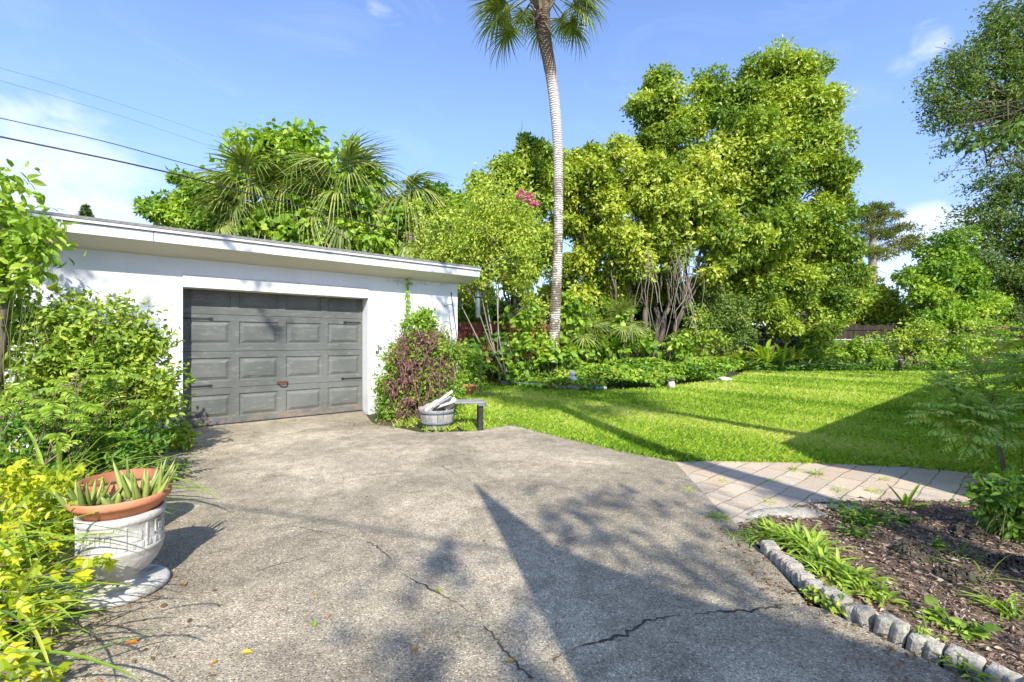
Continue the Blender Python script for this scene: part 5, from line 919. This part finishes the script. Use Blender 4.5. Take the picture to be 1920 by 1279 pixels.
rock('largest mossy rock in the middle of the mulch bed',1722,1052,.20,.14,.13,1); rock('long low rock joined to the right of the largest mossy rock',1795,1085,.19,.12,.09,2); rock('mossy rock behind the largest one near the leafy plant',1815,1008,.17,.12,.12,3); rock('grey rock at the right edge of the mulch bed',1895,1065,.15,.11,.1,4); rock('low flat pale rock near the leafy plant at the right edge',1870,1003,.2,.08,.05,5); rock('small whitish stone lying on the mulch near the edging',1795,1165,.025,.02,.018,6,'ornament'); rock('small pale chip of stone in the middle of the mulch',1850,1105,.03,.025,.015,7,'ornament'); rock('tiny pale stone right of the largest mossy rock',1778,1102,.025,.02,.015,8,'ornament')
b0=G(1478,968); g=Geo(); ball(g,b0+[0,0,.012],(.30,.10,.04),9,20,.08); props(g.build('flat_stone',M['block'],None,b0),'broken flat pale slab where the path meets the bed','stone')
b0=G(1570,956); g=Geo(); g.box(b0+[0,0,.01],(.34,.07,.05),-.05,bevel=.012); props(g.build('flat_stone',M['block'],None,b0),'narrow pale slab along the path behind the low weed','stone')
def tuft(label,px,py,n,L,wd,seed,leaf='leaf_pale',lean=(.2,1.2),dr=.8,sp=.06,group=None,name='grass_tuft',cat='plant',tint=(.2,.9)):
    b0=G(px,py); t=props(None or Geo_tuft(b0,n,L,wd,seed,leaf,lean,dr,sp,name,tint),label,cat,group); return t
def Geo_tuft(b0,n,L,wd,seed,leaf,lean,dr,sp,name,tint):
    g=Geo(); straps(g,b0+[0,0,.012],n,L,wd,RNG(seed),lean,dr,sp,tint); return g.build(name,M[leaf],None,b0)
for k,(px,py,n,L,wd) in enumerate(((1440,1012,50,.2,.015),(1468,1018,60,.23,.017),(1498,1030,60,.24,.018),(1525,1045,60,.25,.02),(1545,1068,36,.2,.02),(1575,1078,36,.2,.02),(1600,1098,34,.19,.022),(1622,1118,30,.16,.022),(1655,1135,26,.13,.02),(1560,1095,30,.15,.02),(1525,1070,28,.15,.018))):
    tuft('bright yellow green lily tuft spilling over the edging blocks',px,py,n,L,wd,410+k,group='lily tufts behind the edging blocks',name='lily_tuft')
for k,(px,py,n,L,wd,lf,lab) in enumerate(((1347,975,60,.09,.005,'leaf_strap','round grass tuft where the drive meets the brick path'),(1408,1018,50,.1,.006,'leaf_deep','dark weed tuft in front of the first edging block'),(1375,1008,30,.07,.005,'grass','small weed tuft at the lower tip of the brick path'),
     (1290,922,22,.05,.005,'grass','tiny grass tuft in the path joint nearest the drive'),(1355,905,26,.05,.005,'grass','grass tuft in the path left of the shadow stripe'),(1450,905,26,.06,.005,'grass','grass tuft growing in the trunk shadow on the path'),(1490,884,40,.08,.006,'leaf_strap','grass tuft on the path near the lawn, left of the larger one'),(1530,893,46,.1,.006,'leaf_strap','largest grass tuft on the brick path'),(1575,922,34,.07,.005,'leaf_strap','yellowish grass tuft at the near side of the path'),(1640,925,30,.07,.006,'grass','grass tuft in the shaded part of the path'),(1655,902,24,.06,.006,'grass','grass tuft in the shaded path joint near the lawn'),(1440,945,24,.05,.005,'grass','grass tuft near the broken flat slab'),
     (1800,1046,36,.2,.007,'leaf_oak','brownish grass clump between the rocks'),(1880,1148,34,.2,.012,'leaf_pale','pale arching grass clump at the right of the mulch'),(1905,1170,22,.16,.01,'leaf_pale','small pale grass clump at the right edge below the arching one'),(1850,1090,5,.32,.014,'leaf_pale','long single blades lying across the mulch'),(1262,866,40,.1,.007,'grass','grass tuft at the corner of drive, lawn and path'))):
    tuft(lab,px,py,n,L,wd,430+k,lf,(.3,1.35),.7,.05 if L<.12 else .03,name='grass_tuft',group='tufts in the path and bed')
def weed(label,px,py,rad,hgt,n,ls,seed,leaf='leaf_pale',T=OV,name='weed',wid=.5,grp='weeds in the mulch bed'):
    b0=G(px,py); t=thing(name,label,'plant',b0,grp); r=RNG(seed); g=Geo(); gs=Geo()
    for k in range(max(4,n//9)):
        a=r.random()*6.28; q_=r.random()**.6; e=b0+np.array([math.cos(a)*rad*q_,math.sin(a)*rad*q_,hgt*(.35+.65*r.random())]); gs.tube([b0+[0,0,.01],(b0+e)/2+[0,0,.02],e],[.004,.003,.002],4)
        N=9; p_=b0+(e-b0)*r.uniform(.35,1.05,N)[:,None]+r.normal(size=(N,3))*rad*.09; leaves(g,T,p_,np.stack([r.normal(size=N),r.normal(size=N),r.normal(size=N)*.3],-1),np.array([0,-.15,1])+r.normal(size=(N,3))*.35,ls*(.6+.6*r.random(N)),wid,r.random(N))
    g.build('leaves',M[leaf],t,b0); gs.build('stems',M['stem_green'],t,b0)
weed('low feathery green weed in the shaded back of the mulch bed',1622,985,.25,.16,420,.05,450,'leaf_deep',RH,wid=.35); weed('small leafy weed beside the low feathery one',1700,985,.1,.08,80,.04,451,'leaf_deep'); weed('round leaved pale seedling rosette near the near edging blocks',1795,1195,.13,.07,90,.05,452,'leaf_pale',HE,wid=.8); weed('thin weed growing up between two edging blocks',1740,1215,.06,.2,60,.035,453,'leaf_pale',RH,wid=.3); weed('creeping grass weed sprawling onto the drive from the edging',1805,1265,.14,.05,60,.06,454,'leaf_pale',RH,wid=.2); weed('mat of small dark leaves filling the notch between drive and edging blocks',1555,1135,.13,.07,260,.04,455,'leaf_mid',OV,wid=.5); weed('pale upright weed stem near the largest mossy rock',1760,1040,.04,.14,30,.04,456,'leaf_deep'); weed('leafy seedling near the path at the back of the bed',1600,1010,.1,.1,90,.05,457,'leaf_deep',RH,wid=.35)
b0=G(1698,955); t=thing('bromeliad','spiky plant of a few stiff worn leaves at the path edge','plant',b0); g=Geo(); r=RNG(460)
for d,L in (((-.45,.1,.8),.26),((.42,0,.85),.27),((-.1,-.2,1),.13),((.15,.2,1),.14),((.6,-.2,.3),.2),((-.5,-.3,.25),.16),((.2,-.4,.2),.15)): ribbon(g,b0,d,L,.035,r,.15,6,.1+.5*r.random(),fold=.6)
g.build('leaves',M['leaf_strap'],t,b0)
shrub('leafy_plant','dark green broad leaved plant at the right end of the mulch bed','plant',(3.35,3.05),[(1880,925,36),(1905,960,40),(1858,940,24),(1935,930,50),(1890,990,26),(1920,1000,30),(1900,1040,16)],3.1,470,'leaf_deep',ls=.06,wid=.5,dens=900,per=18,cr=.07,yel=.2,sr=.006,stems=20,bark='stem_green')
# feathery sapling over the path
b0=np.array([5.0,4.62,0]); t=thing('feathery_sapling','thin stemmed sapling with feathery leaves leaning over the lawn at the right','tree',b0); r=RNG(480); g=Geo(); g.tube([b0,P(1877,850,4.62),P(1862,818,4.6),P(1848,800,4.55),P(1835,770,4.5)],[.02,.017,.014,.012,.008],7)
heads=[]
for px,py,Y_ in ((1760,775,4.4),(1790,730,4.5),(1840,700,4.6),(1900,690,4.8),(1940,730,4.9),(1800,800,4.3),(1900,770,4.4),(1860,745,4.5),(1950,800,4.6),(1760,720,4.7),(1830,820,4.2),(1920,830,4.5),(1835,790,4.35),(1870,790,4.3),(1815,770,4.35),(1890,805,4.4),(1785,760,4.3)):
    e=P(px,py,Y_); p_=limb(g,P(1850,803,4.55),e,.005,.002,r,.06,6,4); heads.append((e,e-P(1850,803,4.55)))
g.build('trunk',M['bark_pale'],t,b0); n=0
for e,dv in heads:
    for k in range(8):
        g=Geo(); d=nrm(dv)*.8+np.array([r.normal()*.5,r.normal()*.5,.1+.25*r.normal()]); pinnate(g,e-dv*.3*r.random(),d,.34+.13*r.random(),13,.085,.34,r,.55,0,1,(.25,.95),ang=58,hang=.3,sr=.003); g.build('leaf',[M['leaf_painted_sheen'],M['stem_green']],t,b0); n+=1
b0=np.array([11.3,9.6,0]); t=thing('bronze_tipped_shrub','feathery shrub with bronze and yellow new growth at the right edge','shrub',b0); r=RNG(490); g=Geo()
for k in range(8): limb(g,b0+[r.normal()*.1,r.normal()*.1,0],P(1930+r.normal()*30,660+r.normal()*30,9.6),.012,.006,r,.05,6,5)
g.build('stems',M['twig'],t,b0); n=0
for px,py,ax_,ay_,lf in ((1965,660,1825,612,'leaf_gold'),(1970,630,1850,600,'leaf_brown'),(1970,680,1840,650,'leaf_vine'),(1980,700,1800,655,'leaf_vine'),(1960,690,1850,690,'leaf_gold'),(1990,650,1880,620,'leaf_brown'),(1990,670,1900,665,'leaf_vine'),(1900,690,1745,690,'leaf_brown'),(1980,720,1860,705,'leaf_vine'),(2000,700,1890,720,'leaf_gold'),(1960,640,1870,625,'leaf_gold'),(1985,690,1830,680,'leaf_strap'),(1985,665,1860,668,'leaf_gold'),(1975,645,1835,632,'leaf_gold'),(1990,700,1815,700,'leaf_strap')):
    s=P(px,py,9.7+.3*r.normal()); e=P(ax_,ay_,9.4+.4*r.normal()); g=Geo(); d=e-s; pinnate(g,s,d+np.array([0,0,.12]),np.linalg.norm(d)*1.05,24,.24 if lf!='leaf_brown' else .15,.3,r,.35,0,1,(.2,.95),ang=60,hang=.5 if lf=='leaf_brown' else .25,sr=.005); g.build('frond',[M[lf],M['twig']],t,b0)
# queen palm fronds reaching in from the right
b0=np.array([16.0,11.5,0]); t=thing('feather_palm','feather palm whose drooping fronds reach in at the upper right edge','palm',b0); r=RNG(500); hb=np.array([15.6,11.5,8.3]); g=Geo(); g.tube([b0,(b0+hb)/2+[.1,0,0],hb],[.2,.16,.15],10); g.build('trunk',M['bark_pale'],t,b0)
for k in range(16):
    a=math.pi+(k-2)*.13*3 if k>4 else math.pi+(k-2)*.17; e=1.05+.25*r.normal() if k<5 else r.uniform(.3,1.3); g=Geo(); pinnate(g,hb,(math.cos(a)*math.sin(e),math.sin(a)*math.sin(e),math.cos(e)),3.2,46,.62,.06,r,1.9,0,1,(.4,1),T=RH,ang=60,hang=.75,sr=.03); g.build('frond',[M['leaf_vine'],M['stem_green']],t,b0)

# leaf litter: dry scraps under the shrubs and along the drive edge
r=RNG(600); g=Geo()
for cx,cy,sx,sy,n_ in ((-1.75,7.35,.45,.25,900),(-2.3,7.5,.25,.3,220),(-4.1,5.6,.35,.5,500),(-3.5,4.2,.3,.6,500),(-2.6,2.1,.4,.3,900),(-2.1,1.75,.35,.25,600),(1.45,2.6,.08,.3,260),(1.75,1.9,.1,.3,300),(.2,3.5,1.6,1.4,130),(-1.5,4.5,1.2,1.5,110),(-.2,7.5,.6,.4,300)):
    a=r.uniform(0,6.28,n_); leaves(g,OV,np.stack([cx+sx*r.normal(size=n_),cy+sy*r.normal(size=n_),.017+.008*r.random(n_)],-1),np.stack([np.cos(a),np.sin(a),.12*r.normal(size=n_)],-1),np.array([0,0,1])+r.normal(size=(n_,3))*.3,.008+.028*r.random(n_)**2,.25+.35*r.random(n_),r.random(n_))
props(g.build('leaf_litter',M['leaf_brown']),'dry brown leaf litter scattered beneath the shrubs and along the drive','litter',kind='stuff')
